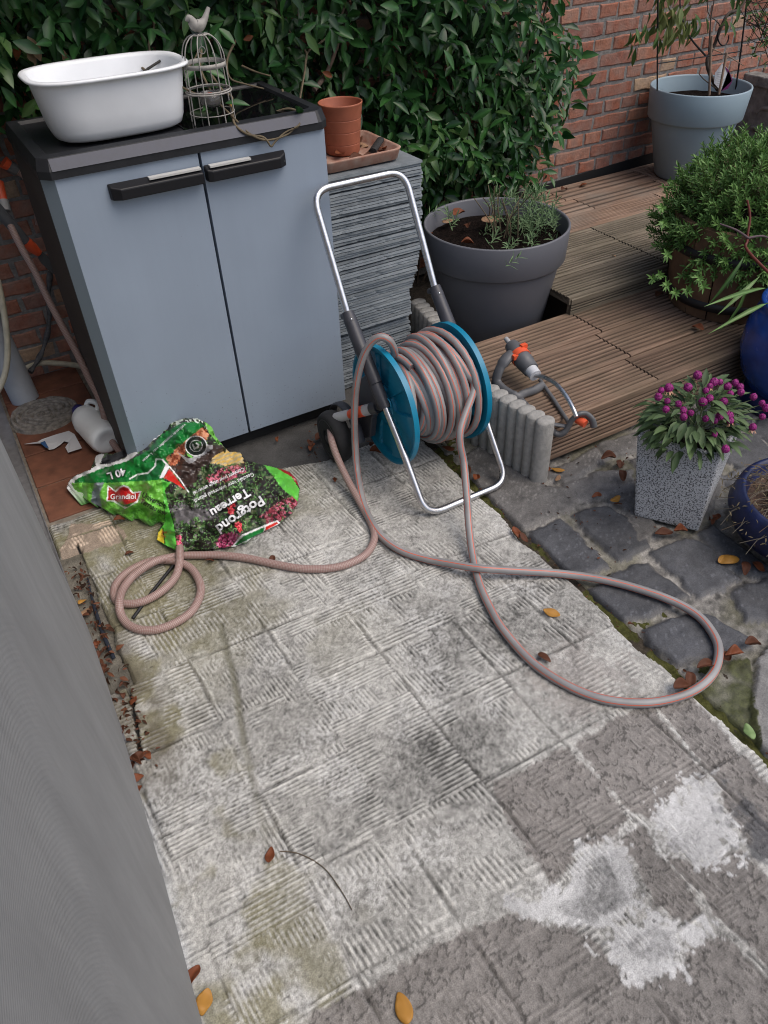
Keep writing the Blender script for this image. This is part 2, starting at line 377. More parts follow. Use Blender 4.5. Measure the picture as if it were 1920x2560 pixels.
col = np.where((dark)[..., None] & (rough_d < .05)[..., None], col*.5, col)
# long crack at the left edge, joint at the right edge, worn borders
crack = [tuple(gp(a, b))[:2] for a, b in ((195, 1360), (215, 1430), (232, 1500), (262, 1590), (296, 1640), (312, 1700), (330, 1760), (345, 1830), (352, 1880))]
cw = pdist(X+.006*(vnoise(X, Y, 40, 5)-.5), Y, crack)
hgt = hgt-.004*gk; hgt = np.where(cw < .0035, -.012, hgt); col = np.where((cw < .0035)[..., None], .02, col)
rx = 1.105+.05*np.clip(Y-1.25, 0, 1)+.014*(fbm(Y, Y*0, 9, 9, 3)-.5)*2
lx = np.where((Y > 1.30) & (Y < 1.86), -.004+.012*(vnoise(X*0, Y, 22, 19)-.5), np.where(Y < 1.3, -.19, -.062))
by = 2.022-.16*np.clip((X-.30)/.5, 0, 1)+.012*(vnoise(X, Y*0, 14, 29)-.5)
ed = np.minimum(np.minimum(rx-X, X-lx), by-Y)
hgt -= np.clip(1-ed/.008, 0, 1)**2*.008
inside = ed > -.004
hgt = np.where(inside, hgt, -.06)
idx = np.arange(nx*ny).reshape(ny, nx)
keep = inside[:-1, :-1] | inside[1:, 1:]
F = np.stack([idx[:-1, :-1], idx[:-1, 1:], idx[1:, 1:], idx[1:, :-1]], -1)[keep]
V = np.stack([X, Y, hgt], -1).reshape(-1, 3)
used = np.unique(F); rm = np.full(len(V), -1); rm[used] = np.arange(len(used))
o = arrmesh('concrete_patio', V[used], rm[F], conc, attrs={'tint': np.clip(col, .01, .9).reshape(-1, 3)[used]}); tag(o, kind='structure')

# ---- cobble paving right of the joint
h2 = .006
xs = np.arange(1.085, 3.1, h2); ys = np.arange(-.25, 2.12, h2); X, Y = np.meshgrid(xs, ys); nx, ny = len(xs), len(ys)
Z2 = lambda P: [tuple(gp(1240+.41*a, 1240+.41*b))[:2] for a, b in P]
Z7 = lambda P: [tuple(gp(1160+.458*a, 640+.458*b))[:2] for a, b in P]
stones = [Z2(P) for P in ([(220, 215), (415, 150), (690, 420), (520, 465), (400, 450)], [(475, 115), (670, 50), (810, 130), (945, 290), (740, 370)],
    [(970, 340), (1160, 250), (1290, 300), (1480, 500), (1230, 590)], [(600, 560), (760, 450), (920, 415), (1150, 600), (900, 720), (740, 755), (620, 620)],
    [(930, 820), (1060, 740), (1270, 720), (1540, 870), (1400, 960), (1110, 1010), (960, 900)], [(1450, 590), (1659, 500), (1900, 700), (1700, 760), (1540, 740)])]
stones += [Z7(P) for P in ([(30, 1110), (120, 1030), (200, 1110), (430, 1240), (540, 1255), (600, 1310), (540, 1375), (290, 1470), (130, 1340)], [(550, 1240), (740, 1165), (900, 1165), (925, 1285), (620, 1325)],
    [(450, 1180), (720, 1040), (750, 1120), (640, 1190), (560, 1230)], [(740, 1020), (930, 955), (1000, 1010), (930, 1065), (780, 1095)], [(850, 1340), (930, 1310), (1000, 1400), (1060, 1490), (960, 1540)],
    [(1300, 1520), (1370, 1470), (1659, 1690), (1900, 1900), (1659, 1746), (1440, 1690)], [(950, 1120), (1100, 1050), (1400, 1200), (1330, 1400), (1100, 1350)], [(1440, 1400), (1600, 1300), (1900, 1500), (1800, 1650), (1600, 1600)])]
hgt = -.012+.006*(fbm(X, Y, 12, 201, 4)-.5); gl = .195+.13*(fbm(X, Y, 10, 205, 4)-.5)*2+.16*(fbm(X, Y, 90, 209, 2)-.5)*2
col = gl[..., None]*np.array([1.0, .95, .86])
mossy = np.clip((fbm(X, Y, 7, 215, 4)-.55)*8, 0, 1)[..., None]; col = col*(1-.5*mossy)+.5*mossy*np.array([.09, .085, .035])
wx = X+.012*(fbm(X, Y, 30, 221, 3)-.5)*2; wy = Y+.012*(fbm(X, Y, 30, 225, 3)-.5)*2
for k, P in enumerate(stones):
    cx0, cy0 = sum(p[0] for p in P)/len(P), sum(p[1] for p in P)/len(P); P = [(cx0+(p[0]-cx0)*1.14, cy0+(p[1]-cy0)*1.14) for p in P]
    ins = inpoly(wx, wy, P); d = pdist(wx, wy, P+[P[0]]); t = np.clip(d/.014, 0, 1); t = t*(2-t)
    top = .004*rng.uniform(0, 1)+.007*(fbm(X, Y, 14, 300+k, 4)-.5)
    hgt = np.where(ins, np.maximum(hgt, -.012+t*(.010+top)+.004*(fbm(X, Y, 60, 370+k, 3)-.5)*t), hgt)
    c0 = np.array([.058, .060, .066]) if k < 6 or k == 11 else np.array([.115, .11, .105])
    c0 = c0*rng.uniform(.85, 1.2); sp = (.35+.75*fbm(X, Y, 25, 340+k, 4)+.6*fbm(X, Y, 110, 350+k, 2))[..., None]
    spk = (vnoise(X, Y, 170, 360+k) > .86)[..., None]
    cc = c0*sp*(1+.7*spk); edge = np.clip(1-d/.010, 0, 1)[..., None]*.35
    col = np.where(ins[..., None], cc*(1-edge)+edge*np.array([.16, .15, .135]), col)
# more setts further right
cents = [(sum(p[0] for p in P)/len(P), sum(p[1] for p in P)/len(P)) for P in stones]
for a in range(9):
    for b_ in range(7):
        px_, py_ = 1.66+.205*a+.1*(b_ % 2), .28+.178*b_+.02*rng.normal()
        if min(math.hypot(px_-q[0], py_-q[1]) for q in cents) < .165 or px_ > 3.0 or (py_ < .5 and px_ < 2.2): continue
        P = [(px_+.098*sx_*(1+.1*rng.normal()), py_+.082*sy_*(1+.1*rng.normal())) for sx_, sy_ in ((-1, -.8), (-.6, -1), (.7, -1), (1, -.7), (1, .8), (.5, 1), (-.8, 1), (-1, .6))]
        ins = inpoly(wx, wy, P); d = pdist(wx, wy, P+[P[0]]); t = np.clip(d/.014, 0, 1); t = t*(2-t)
        hgt = np.where(ins, np.maximum(hgt, -.012+t*(.012+.006*(fbm(X, Y, 14, 500+a*9+b_, 4)-.5))), hgt)
        cc = np.array([.075, .076, .08])*rng.uniform(.8, 1.4)*(.4+.75*fbm(X, Y, 25, 540+a, 4)+.5*fbm(X, Y, 110, 550+b_, 2))[..., None]; col = np.where(ins[..., None], cc, col)
# second paved slab at the lower right corner with moss in front of it
P = [tuple(gp(a, b))[:2] for a, b in ((1895, 1650), (1920, 1610), (2300, 1600), (2400, 2300), (1930, 1960), (1880, 1800))]
ins = inpoly(wx, wy, P); hgt = np.where(ins, .004+.004*(fbm(X, Y, 20, 401, 3)-.5)+.002*np.cos(X*520+Y*130), hgt); col = np.where(ins[..., None], (.20+.12*(fbm(X, Y, 30, 403, 3)-.5))[..., None]*np.array([1, .98, .94]), col)
mreg = inpoly(wx, wy, [tuple(gp(a, b))[:2] for a, b in ((1700, 1770), (1790, 1660), (1880, 1640), (1890, 1800), (1930, 1960), (1920, 2100), (1800, 1980))])
mm = (mreg*np.clip((fbm(X, Y, 14, 411, 4)-.3)*4, 0, 1))[..., None]; col = col*(1-mm)+mm*np.array([.05, .055, .018])*(.5+fbm(X, Y, 90, 415, 2)[..., None]*1.2)
hgt = hgt+mm[..., 0]*.008*fbm(X, Y, 70, 419, 2)
rx = 1.105+.05*np.clip(Y-1.25, 0, 1)+.02
g = np.clip(1-(X-rx)/.012, 0, 1); hgt = hgt-g*.03
col = col*(1-.6*g[..., None])
idx = np.arange(nx*ny).reshape(ny, nx)
F = np.stack([idx[:-1, :-1], idx[:-1, 1:], idx[1:, 1:], idx[1:, :-1]], -1).reshape(-1, 4)
o = arrmesh('cobble_paving', np.stack([X, Y, hgt], -1).reshape(-1, 3), F, attrmat('stone_setts', .62, 260, .6, .5), attrs={'tint': np.clip(col, .008, .8).reshape(-1, 3)}); tag(o, kind='structure')
# moss and dirt along the joint between slab and setts
xs = np.arange(1.05, 1.25, .004); ys = np.arange(-.25, 2.1, .004); X, Y = np.meshgrid(xs, ys); nx, ny = len(xs), len(ys)
hgt = -.016+.018*(fbm(X, Y, 45, 431, 4)-.4); n1 = fbm(X, Y, 8, 435, 4)
col = np.where((n1 > .5)[..., None], np.array([.060, .062, .020]), np.array([.05, .042, .032]))*(.5+fbm(X, Y, 110, 439, 2))[..., None]
idx = np.arange(nx*ny).reshape(ny, nx); F = np.stack([idx[:-1, :-1], idx[:-1, 1:], idx[1:, 1:], idx[1:, :-1]], -1).reshape(-1, 4)
o = arrmesh('moss_joint', np.stack([X, Y, hgt], -1).reshape(-1, 3), F, attrmat('moss', .95, 300, .8, .1), attrs={'tint': col.reshape(-1, 3)}); tag(o, kind='stuff')

# ---- dark footing strip under the cabinet, soil strip by the rail, terracotta tiles
xs = np.arange(.20, 1.45, .008); ys = np.arange(1.80, 2.98, .008); X, Y = np.meshgrid(xs, ys); nx, ny = len(xs), len(ys)
hgt = -.012+.006*(fbm(X, Y, 14, 501, 4)-.5); col = (.055+.06*(fbm(X, Y, 20, 505, 5)-.4))[..., None]*np.array([1, .98, .95])
idx = np.arange(nx*ny).reshape(ny, nx); F = np.stack([idx[:-1, :-1], idx[:-1, 1:], idx[1:, 1:], idx[1:, :-1]], -1).reshape(-1, 4)
o = arrmesh('footing_strip', np.stack([X, Y, hgt], -1).reshape(-1, 3), F, attrmat('dark_footing', .9, 300, .6), attrs={'tint': np.clip(col, .01, 1).reshape(-1, 3)}); tag(o, kind='structure')
xs = np.arange(-.075, .03, .004); ys = np.arange(1.2, 2.03, .004); X, Y = np.meshgrid(xs, ys); nx, ny = len(xs), len(ys)
hgt = -.012+.014*(fbm(X, Y, 30, 511, 4)-.5); col = (.13+.14*(fbm(X, Y, 26, 515, 5)-.4))[..., None]*np.array([1, .92, .75])
idx = np.arange(nx*ny).reshape(ny, nx); F = np.stack([idx[:-1, :-1], idx[:-1, 1:], idx[1:, 1:], idx[1:, :-1]], -1).reshape(-1, 4)
o = arrmesh('soil_strip', np.stack([X, Y, hgt], -1).reshape(-1, 3), F, attrmat('strip_soil', .95, 300, .8), attrs={'tint': np.clip(col, .01, 1).reshape(-1, 3)}); tag(o, kind='structure')
mb = MB(); pl = [gp(a, b, -.004) for a, b in ((216, 1440), (232, 1500), (262, 1590), (292, 1648), (272, 1640), (245, 1570), (228, 1510))]
mb.tube([p+Vector((0, 0, -.002)) for p in spline([gp(218, 1442), gp(232, 1505), gp(256, 1580), gp(284, 1645)], 6)], [.001]+[.003]*5+[.005]*13, 8, flat=.4)
tag(mb.build('rubber_strip', mat('navy_rubber', (.012, .016, .026), .6)), 'dark blue rubber strip in the gap along the broken slab edge', 'strip')
terra = mat('terracotta_tile', S(108, 68, 50), .75, noise=(22, .28), bump=(60, .3))
mb = MB(); rnd = random.Random(3)
for (x0, x1) in ((-.055, .235),):
    for k in range(5):
        y0 = 2.04+k*.197
        mb.box(((x0+x1)/2, y0+.096, -.011+rnd.uniform(-.001, .001)), (x1-x0, .190, .02), 0, bev=.003)
        x2 = .238
tag(mb.build('terracotta_tiles', terra), kind='structure')
mb = MB(); mb.box((.09, 2.5, -.02), (.33, .99, .026)); tag(mb.build('tile_bed', mat('mortar_bed', S(120, 112, 102), .95, noise=(40, .3), bump=(80, .6))), kind='structure')

# ---- brick wall, English bond, every brick shaped on its own
PIT, BH = .0655, .0525
brickm = mat('brick', (.26, .085, .05), .88, spec=.25, noise=(45, .35), bump=(120, .8, .004))
n = brickm.node_tree.nodes; L = brickm.node_tree.links
ge = n.new('ShaderNodeNewGeometry'); rp = n.new('ShaderNodeValToRGB'); rp.color_ramp.interpolation = 'LINEAR'
els = rp.color_ramp.elements; els[0].color = (.24, .085, .055, 1); els[1].color = (.48, .33, .21, 1)
for p_, c_ in ((.2, (.34, .125, .075)), (.45, (.29, .115, .078)), (.65, (.38, .155, .092)), (.82, (.24, .10, .075)), (.93, (.40, .185, .115)), (.955, (.45, .30, .19))):
    e = els.new(p_); e.color = (*c_, 1)
L.new(ge.outputs['Random Per Island'], rp.inputs['Fac'])
nz = n.new('ShaderNodeTexNoise'); nz.inputs['Scale'].default_value = 38; nz.inputs['Detail'].default_value = 8; nz.inputs['Roughness'].default_value = .7
tc = n.new('ShaderNodeTexCoord'); L.new(tc.outputs['Object'], nz.inputs['Vector'])
mr = n.new('ShaderNodeMapRange'); mr.inputs['From Min'].default_value = .3; mr.inputs['From Max'].default_value = .7; mr.inputs['To Min'].default_value = .62; mr.inputs['To Max'].default_value = 1.38
L.new(nz.outputs['Fac'], mr.inputs['Value']); vm = n.new('ShaderNodeVectorMath'); vm.operation = 'SCALE'
L.new(rp.outputs['Color'], vm.inputs[0]); L.new(mr.outputs['Result'], vm.inputs['Scale'])
# grey mortar bloom over the brick faces
nz2 = n.new('ShaderNodeTexNoise'); nz2.inputs['Scale'].default_value = 14; nz2.inputs['Detail'].default_value = 7; L.new(tc.outputs['Object'], nz2.inputs['Vector'])
mr2 = n.new('ShaderNodeMapRange'); mr2.inputs['From Min'].default_value = .36; mr2.inputs['From Max'].default_value = .75; mr2.inputs['To Max'].default_value = .72; L.new(nz2.outputs['Fac'], mr2.inputs['Value'])
mixc = n.new('ShaderNodeMixRGB'); mixc.inputs['Color2'].default_value = (.31, .235, .20, 1); L.new(mr2.outputs['Result'], mixc.inputs['Fac']); L.new(vm.outputs[0], mixc.inputs['Color1'])
L.new(mixc.outputs[0], n['Principled BSDF'].inputs['Base Color'])
mortar = mat('mortar', (.21, .20, .19), .95, noise=(55, .3), bump=(140, .9, .004))
wall = thing('brick_wall', 'old red brick garden wall with grey mortar, behind the hedge and pots', 'wall', (1.5, WALLY, 0))
mb = MB(); rnd = random.Random(21)
def brick(x0, x1, z0, z1):
    j = lambda: rnd.uniform(-.0028, .0028); yb = WALLY+.02; y0 = WALLY-rnd.uniform(.000, .004)
    # ragged outline, several points per side
    pts = []
    nxs = max(2, int((x1-x0)/.035)); nzs = 2
    for i in range(nxs+1): pts.append((x0+(x1-x0)*i/nxs, z0))
    for i in range(1, nzs+1): pts.append((x1, z0+(z1-z0)*i/nzs))
    for i in range(1, nxs+1): pts.append((x1-(x1-x0)*i/nxs, z1))
    for i in range(1, nzs): pts.append((x0, z1-(z1-z0)*i/nzs))
    P = [(a+j(), b+j()) for a, b in pts]; k = len(P); cx, cz = (x0+x1)/2, (z0+z1)/2
    ins = [(cx+(a-cx)*(1-.0045/((x1-x0)/2)), cz+(b-cz)*(1-.0045/((z1-z0)/2))) for a, b in P]
    t1, t2 = rnd.uniform(-.002, .002), rnd.uniform(-.002, .002)
    vs = [(a, yb, b) for a, b in P]+[(a, y0+.0035, b) for a, b in P]+[(a, y0+t1*(a-cx)/.1+t2*(b-cz)/.03, b) for a, b in ins]
    fs = [(i, (i+1) % k, k+(i+1) % k, k+i) for i in range(k)]+[(k+i, k+(i+1) % k, 2*k+(i+1) % k, 2*k+i) for i in range(k)]+[[2*k+i for i in range(k)]]
    mb.add(vs, fs)
row0 = -7
for r in range(row0, 18):
    z0 = .453+r*PIT
    if z0 > 1.62: break
    st = (r % 2 == 0); step = .222 if st else .111; ln = .209 if st else .098
    x = 2.643-.222*18+(.0 if st else .0555)+rnd.uniform(-.01, .01)
    while x < 6.4:
        xa, xb = x, x+ln+rnd.uniform(-.006, .006)
        if xb > -.75 and z0 > .25-.27*(xa < 2.3): brick(xa, xb, z0+.0065, z0+PIT-.0065)
        x += step
mb.build('bricks', brickm, wall)
mb = MB(); mb.box((2.8, WALLY+.112, .82), (7.2, .22, 1.7)); mb.build('mortar_core', mortar, wall)
mb = MB(); mb.add([(2.2, WALLY-.006, .16), (6.4, WALLY-.006, .16), (6.4, WALLY-.006, .33), (3.6, WALLY-.006, .292), (2.2, WALLY-.006, .236), (2.2, WALLY+.01, .16), (6.4, WALLY+.01, .16), (6.4, WALLY+.01, .33), (3.6, WALLY+.01, .292), (2.2, WALLY+.01, .236)],
    [(0, 1, 2, 3, 4), (4, 3, 8, 9), (3, 2, 7, 8)]); mb.build('base_strip', mat('base_black', (.006, .006, .007), .75), wall)  # black strip along the wall foot, just above the deck

# ---- deck: grooved boards
def deckmat(name, a, b, g):
    m = bpy.data.materials.new(name); m.use_nodes = True; n = m.node_tree.nodes; L = m.node_tree.links; p = n['Principled BSDF']
    p.inputs['Roughness'].default_value = .8; p.inputs['Specular IOR Level'].default_value = .3
    tc = n.new('ShaderNodeTexCoord'); mp = n.new('ShaderNodeMapping'); mp.inputs['Scale'].default_value = (2.5, 60, 60); L.new(tc.outputs['Object'], mp.inputs['Vector'])
    n1 = n.new('ShaderNodeTexNoise'); n1.inputs['Scale'].default_value = 1.6; n1.inputs['Detail'].default_value = 8; n1.inputs['Roughness'].default_value = .65; n1.inputs['Distortion'].default_value = .4; L.new(mp.outputs[0], n1.inputs['Vector'])
    rp = n.new('ShaderNodeValToRGB'); rp.color_ramp.elements[0].position = .32; rp.color_ramp.elements[1].position = .70
    rp.color_ramp.elements[0].color = (*a, 1); rp.color_ramp.elements[1].color = (*b, 1); L.new(n1.outputs['Fac'], rp.inputs['Fac'])
    n2 = n.new('ShaderNodeTexNoise'); n2.inputs['Scale'].default_value = 5; n2.inputs['Detail'].default_value = 6; L.new(tc.outputs['Object'], n2.inputs['Vector'])
    mr = n.new('ShaderNodeMapRange'); mr.inputs['From Min'].default_value = .42; mr.inputs['From Max'].default_value = .72; mr.inputs['To Max'].default_value = .75; L.new(n2.outputs['Fac'], mr.inputs['Value'])
    mx = n.new('ShaderNodeMixRGB'); L.new(mr.outputs[0], mx.inputs['Fac']); L.new(rp.outputs[0], mx.inputs['Color1']); mx.inputs['Color2'].default_value = (*g, 1)
    ge = n.new('ShaderNodeNewGeometry'); m3 = n.new('ShaderNodeMapRange'); m3.inputs['To Min'].default_value = .8; m3.inputs['To Max'].default_value = 1.2
    oi = n.new('ShaderNodeObjectInfo'); L.new(oi.outputs['Random'], m3.inputs['Value'])
    vm = n.new('ShaderNodeVectorMath'); vm.operation = 'SCALE'; L.new(mx.outputs[0], vm.inputs[0]); L.new(m3.outputs[0], vm.inputs['Scale'])
    # colour is darker in the grooves
    at = n.new('ShaderNodeAttribute'); at.attribute_name = 'groove'
    m4 = n.new('ShaderNodeMapRange'); m4.inputs['To Min'].default_value = 1; m4.inputs['To Max'].default_value = .38; L.new(at.outputs['Fac'], m4.inputs['Value'])
    v2 = n.new('ShaderNodeVectorMath'); v2.operation = 'SCALE'; L.new(vm.outputs[0], v2.inputs[0]); L.new(m4.outputs[0], v2.inputs['Scale'])
    L.new(v2.outputs[0], p.inputs['Base Color'])
    b = n.new('ShaderNodeBump'); b.inputs['Strength'].default_value = .6; b.inputs['Distance'].default_value = .002; L.new(n1.outputs['Fac'], b.inputs['Height']); L.new(b.outputs[0], p.inputs['Normal'])
    return m
wood_lo = deckmat('deck_wood_brown', (.108, .066, .045), (.285, .195, .138), (.115, .09, .06))
wood_hi = deckmat('deck_wood_grey', (.105, .085, .062), (.285, .24, .18), (.115, .10, .068))
wood_back = deckmat('deck_wood_red', (.155, .092, .060), (.37, .25, .18), (.25, .215, .18))
def board(parent, x0, x1, y0, y1, ztop, th, m, teeth=9, face=False, gd=.0045):
    """grooved plank along x, with worn, slightly wavy grooves"""
    W = y1-y0; prof = []; marg = .018
    prof.append((0, -th, 0)); prof.append((0, -.004, 0)); prof.append((.004, 0, 0))
    p = (W-2*marg)/teeth
    for k in range(teeth):
        a = marg+k*p; prof += [(a, 0, 0), (a+p*.22, -gd, 1), (a+p*.42, -gd, 1), (a+p*.60, 0, 0)]
    prof += [(W-.004, 0, 0), (W, -.004, 0), (W, -th, 0)]
    nxx = max(2, int((x1-x0)/.03)); V = []; G = []; sd = rnd.random()*100
    for i in range(nxx+1):
        x = x0+(x1-x0)*i/nxx
        for k, (a, z, g) in enumerate(prof):
            wv = .0016*(float(vnoise(x, k*.37+sd, 9, 7))-.5)
            V.append((x, y0+a+wv*(0 < k < len(prof)-1), ztop+z+.0022*(float(vnoise(x, a*8+sd, 6, 9))-.5))); G.append(g)
    K = len(prof); Fq = []
    for i in range(nxx):
        for k in range(K-1): Fq.append((i*K+k, i*K+k+1, (i+1)*K+k+1, (i+1)*K+k)[::-1])
    V = np.array(V)
    if face:   # stand the plank on edge as a riser: its grooved side looks to -y
        V2 = V.copy(); V2[:, 1] = y0-(V[:, 2]-ztop)*1.0; V2[:, 2] = ztop-W+(V[:, 1]-y0); V = V2
        V[:, 1] = y0-(V[:, 1]-y0)*-1
    # end caps
    q = [list(f) for f in Fq]; tri = [list(range(K))[::-1], [nxx*K+k for k in range(K)]]
    me = bpy.data.meshes.new('board'); og = worigin(parent)
    me.from_pydata((V-np.array(og)).tolist(), [], q+[list(t) for t in tri]); me.materials.append(m)
    at = me.attributes.new('groove', 'FLOAT', 'POINT'); at.data.foreach_set('value', np.array(G, np.float32)); me.update()
    o = bpy.data.objects.new('board', me); C.objects.link(o); o.parent = parent
    return o
step = thing('deck_step', 'lower brown wooden deck step of grooved boards under the sprinkler', 'deck', (2.0, 1.7, 0))
for (y0, y1, xs_) in ((1.804, 1.986, 1.915), (1.617, 1.797, 1.875), (1.452, 1.610, 1.838)):
    board(step, 1.372, xs_-.003, y0, y1, .165, .028, wood_lo, 7)
    board(step, xs_+.003, 2.95, y0, y1, .165, .028, wood_lo, 7)
board(step, 1.385, 2.95, 1.446, 1.446+.150, .160, .022, wood_lo, 7, face=True)
mb = MB()
for x in (1.42, 1.86, 2.3, 2.8):
    mb = MB(); mb.box((x, 1.73, .066), (.045, .50, .136)); mb.build('joist', mat('dark_timber', (.05, .035, .025), .9), step)
deck = thing('wooden_deck', 'upper weathered wooden deck of grooved boards along the brick wall', 'deck', (2.8, 2.4, 0))
for (y0, y1, xa, xb, m) in ((1.965, 2.129, 1.892, 2.417, wood_hi), (2.137, 2.291, 1.905, 2.419, wood_hi), (2.299, 2.454, 2.0, 2.421, wood_hi),
                            (1.965, 2.131, 2.424, 3.3, wood_hi), (2.136, 2.293, 2.426, 3.3, wood_hi), (2.298, 2.456, 2.428, 3.3, wood_hi)):
    board(deck, xa, xb, y0, y1, .235, .028, m, 7, gd=.005)
for (y0, y1, xa, xb, t) in ((2.461, 2.612, 2.05, 2.95, 9), (2.617, 2.775, 2.0, 2.60, 3), (2.78, 2.945, 2.0, 2.565, 4), (2.617, 2.775, 2.605, 3.09, 3), (2.78, 2.945, 2.570, 3.12, 3), (2.617, 2.775, 3.095, 3.85, 9), (2.78, 2.945, 3.125, 3.85, 9), (2.461, 2.612, 2.955, 3.85, 9)):
    board(deck, xa, xb, y0, y1, .235+.0*y0, .028, wood_back, t, gd=.003)
for (y0, y1) in ((1.965, 2.131), (2.136, 2.293), (2.298, 2.456)): board(deck, 3.305, 3.85, y0, y1, .235, .028, wood_hi, 9)
board(deck, 1.90, 3.85, 1.960, 1.960+.068, .228, .022, wood_hi, 3, face=True)
mb = MB()
for x, y, l in ((1.98, 2.12, .28), (2.42, 2.20, .46), (3.1, 2.2, .46), (3.7, 2.2, .46), (2.12, 2.7, .45), (2.6, 2.7, .45), (3.1, 2.7, .45), (3.7, 2.7, .45)):
    mb = MB(); mb.box((x, y, .10), (.045, l, .205)); mb.build('joist', MATS['dark_timber'], deck)

# ---- house side: door rail and the grey outdoor fabric
al = mat('aluminium_rail', (.14, .14, .145), .5, metal=.0, noise=(40, .25))
rail = thing('door_rail', 'grey aluminium sliding door rail in the floor beside the grey fabric', 'rail', (-.09, 1.5, 0))
mb = MB(); mb.box((-.086, 2.05, .003), (.042, 1.8, .014), bev=.002); mb.box((-.1075, 2.05, .011), (.003, 1.8, .016)); mb.box((-.0655, 2.05, .010), (.003, 1.8, .010)); mb.build('track', al, rail)
mb = MB(); mb.box((-.15, 2.05, .006), (.055, 1.8, .03), bev=.002); mb.build('sill', mat('sill_grey', (.16, .16, .155), .6, noise=(30, .2)), rail)
hem = [(-.6, -.175), (.0, -.150), (.30, -.123), (.536, -.103), (.80, -.084), (1.1, -.067), (1.30, -.058), (1.495, -.054), (1.64, -.064), (1.78, -.078), (2.1, -.094), (2.5, -.111)]
fab = bpy.data.materials.new('screen_fabric'); fab.use_nodes = True; n = fab.node_tree.nodes; L = fab.node_tree.links; p = n['Principled BSDF']
p.inputs['Roughness'].default_value = .75; tc = n.new('ShaderNodeTexCoord')
mp = n.new('ShaderNodeMapping'); mp.inputs['Scale'].default_value = (1, 1, 1); L.new(tc.outputs['UV'], mp.inputs['Vector'])
wv = n.new('ShaderNodeTexWave'); wv.bands_direction = 'Y'; wv.inputs['Scale'].default_value = 75; wv.inputs['Distortion'].default_value = .5; wv.inputs['Detail'].default_value = 2; L.new(mp.outputs[0], wv.inputs['Vector'])
nz = n.new('ShaderNodeTexNoise'); nz.inputs['Scale'].default_value = 3; nz.inputs['Detail'].default_value = 8; nz.inputs['Roughness'].default_value = .7
mp2 = n.new('ShaderNodeMapping'); mp2.inputs['Scale'].default_value = (3, .7, 1); L.new(tc.outputs['UV'], mp2.inputs['Vector']); L.new(mp2.outputs[0], nz.inputs['Vector'])
rp = n.new('ShaderNodeValToRGB'); rp.color_ramp.elements[0].color = (.20, .20, .197, 1); rp.color_ramp.elements[1].color = (.285, .285, .28, 1); rp.color_ramp.elements[0].position = .3; rp.color_ramp.elements[1].position = .7
L.new(nz.outputs['Fac'], rp.inputs['Fac']); mxx = n.new('ShaderNodeMixRGB'); mxx.blend_type = 'MULTIPLY'; mxx.inputs['Fac'].default_value = .11
L.new(rp.outputs[0], mxx.inputs['Color1']); L.new(wv.outputs['Color'], mxx.inputs['Color2']); L.new(mxx.outputs[0], p.inputs['Base Color'])
b = n.new('ShaderNodeBump'); b.inputs['Strength'].default_value = .25; b.inputs['Distance'].default_value = .001; L.new(wv.outputs['Fac'], b.inputs['Height']); L.new(b.outputs[0], p.inputs['Normal'])
mb = MB(); NY, NZ = 90, 60; hy = [a for a, _ in hem]; hx = [b_ for _, b_ in hem]; vs = []; uv_ = []
for i in range(NY+1):
    y = -.6+3.1*i/NY
    for k in range(NZ+1):
        z = .016+2.2*(k/NZ)**1.6
        x = float(np.interp(y, hy, hx))-.012*z-.006*math.exp(-z/.02)+.006*(float(fbm(y, z*.5, 2.2, 71, 3))-.5)*min(1, z*4)
        vs.append((x, y, z)); uv_.append((y, z))
fs = [(i*(NZ+1)+k, (i+1)*(NZ+1)+k, (i+1)*(NZ+1)+k+1, i*(NZ+1)+k+1) for i in range(NY) for k in range(NZ)]
mb.add(vs, fs, 0, [[uv_[i] for i in f] for f in fs], True)
o = mb.build('fabric_screen', fab); s_ = o.modifiers.new('s', 'SOLIDIFY'); s_.thickness = .0025
tag(o, 'large grey ribbed outdoor fabric screen hanging beside the rail at the left', 'screen')

# ---- low concrete border wall at the far right
cmat = mat('cast_concrete', (.17, .165, .155), .92, noise=(25, .4), bump=(60, 1., .006))
cw_ = thing('concrete_wall', 'low grey cast concrete wall with raised relief behind the light blue pot', 'wall', (3.9, 2.4, 0))
mb = MB(); mb.box((3.93, 2.30, .26), (.06, 1.36, .52), bev=.004); mb.build('panel', cmat, cw_)
mb = MB(); mb.box((3.93, 2.30, .545), (.09, 1.40, .05), bev=.006); mb.build('coping', cmat, cw_)
mb = MB()
for q0, q1 in (((2.85, .40), (2.62, .47)), ((2.80, .24), (2.70, .42)), ((2.66, .20), (2.60, .40)), ((2.86, .30), (2.74, .36)), ((2.55, .25), (2.50, .45)), ((2.7, .44), (2.45, .40))):
    P = [(3.898, q0[0]+(q1[0]-q0[0])*t+.02*math.sin(5*t), q0[1]+(q1[1]-q0[1])*t+.015*math.sin(7*t)) for t in [i/8 for i in range(9)]]
    mb.tube(P, [.004+.009*math.sin(math.pi*(i+.5)/9) for i in range(9)], 8)
mb.build('relief', cmat, cw_)
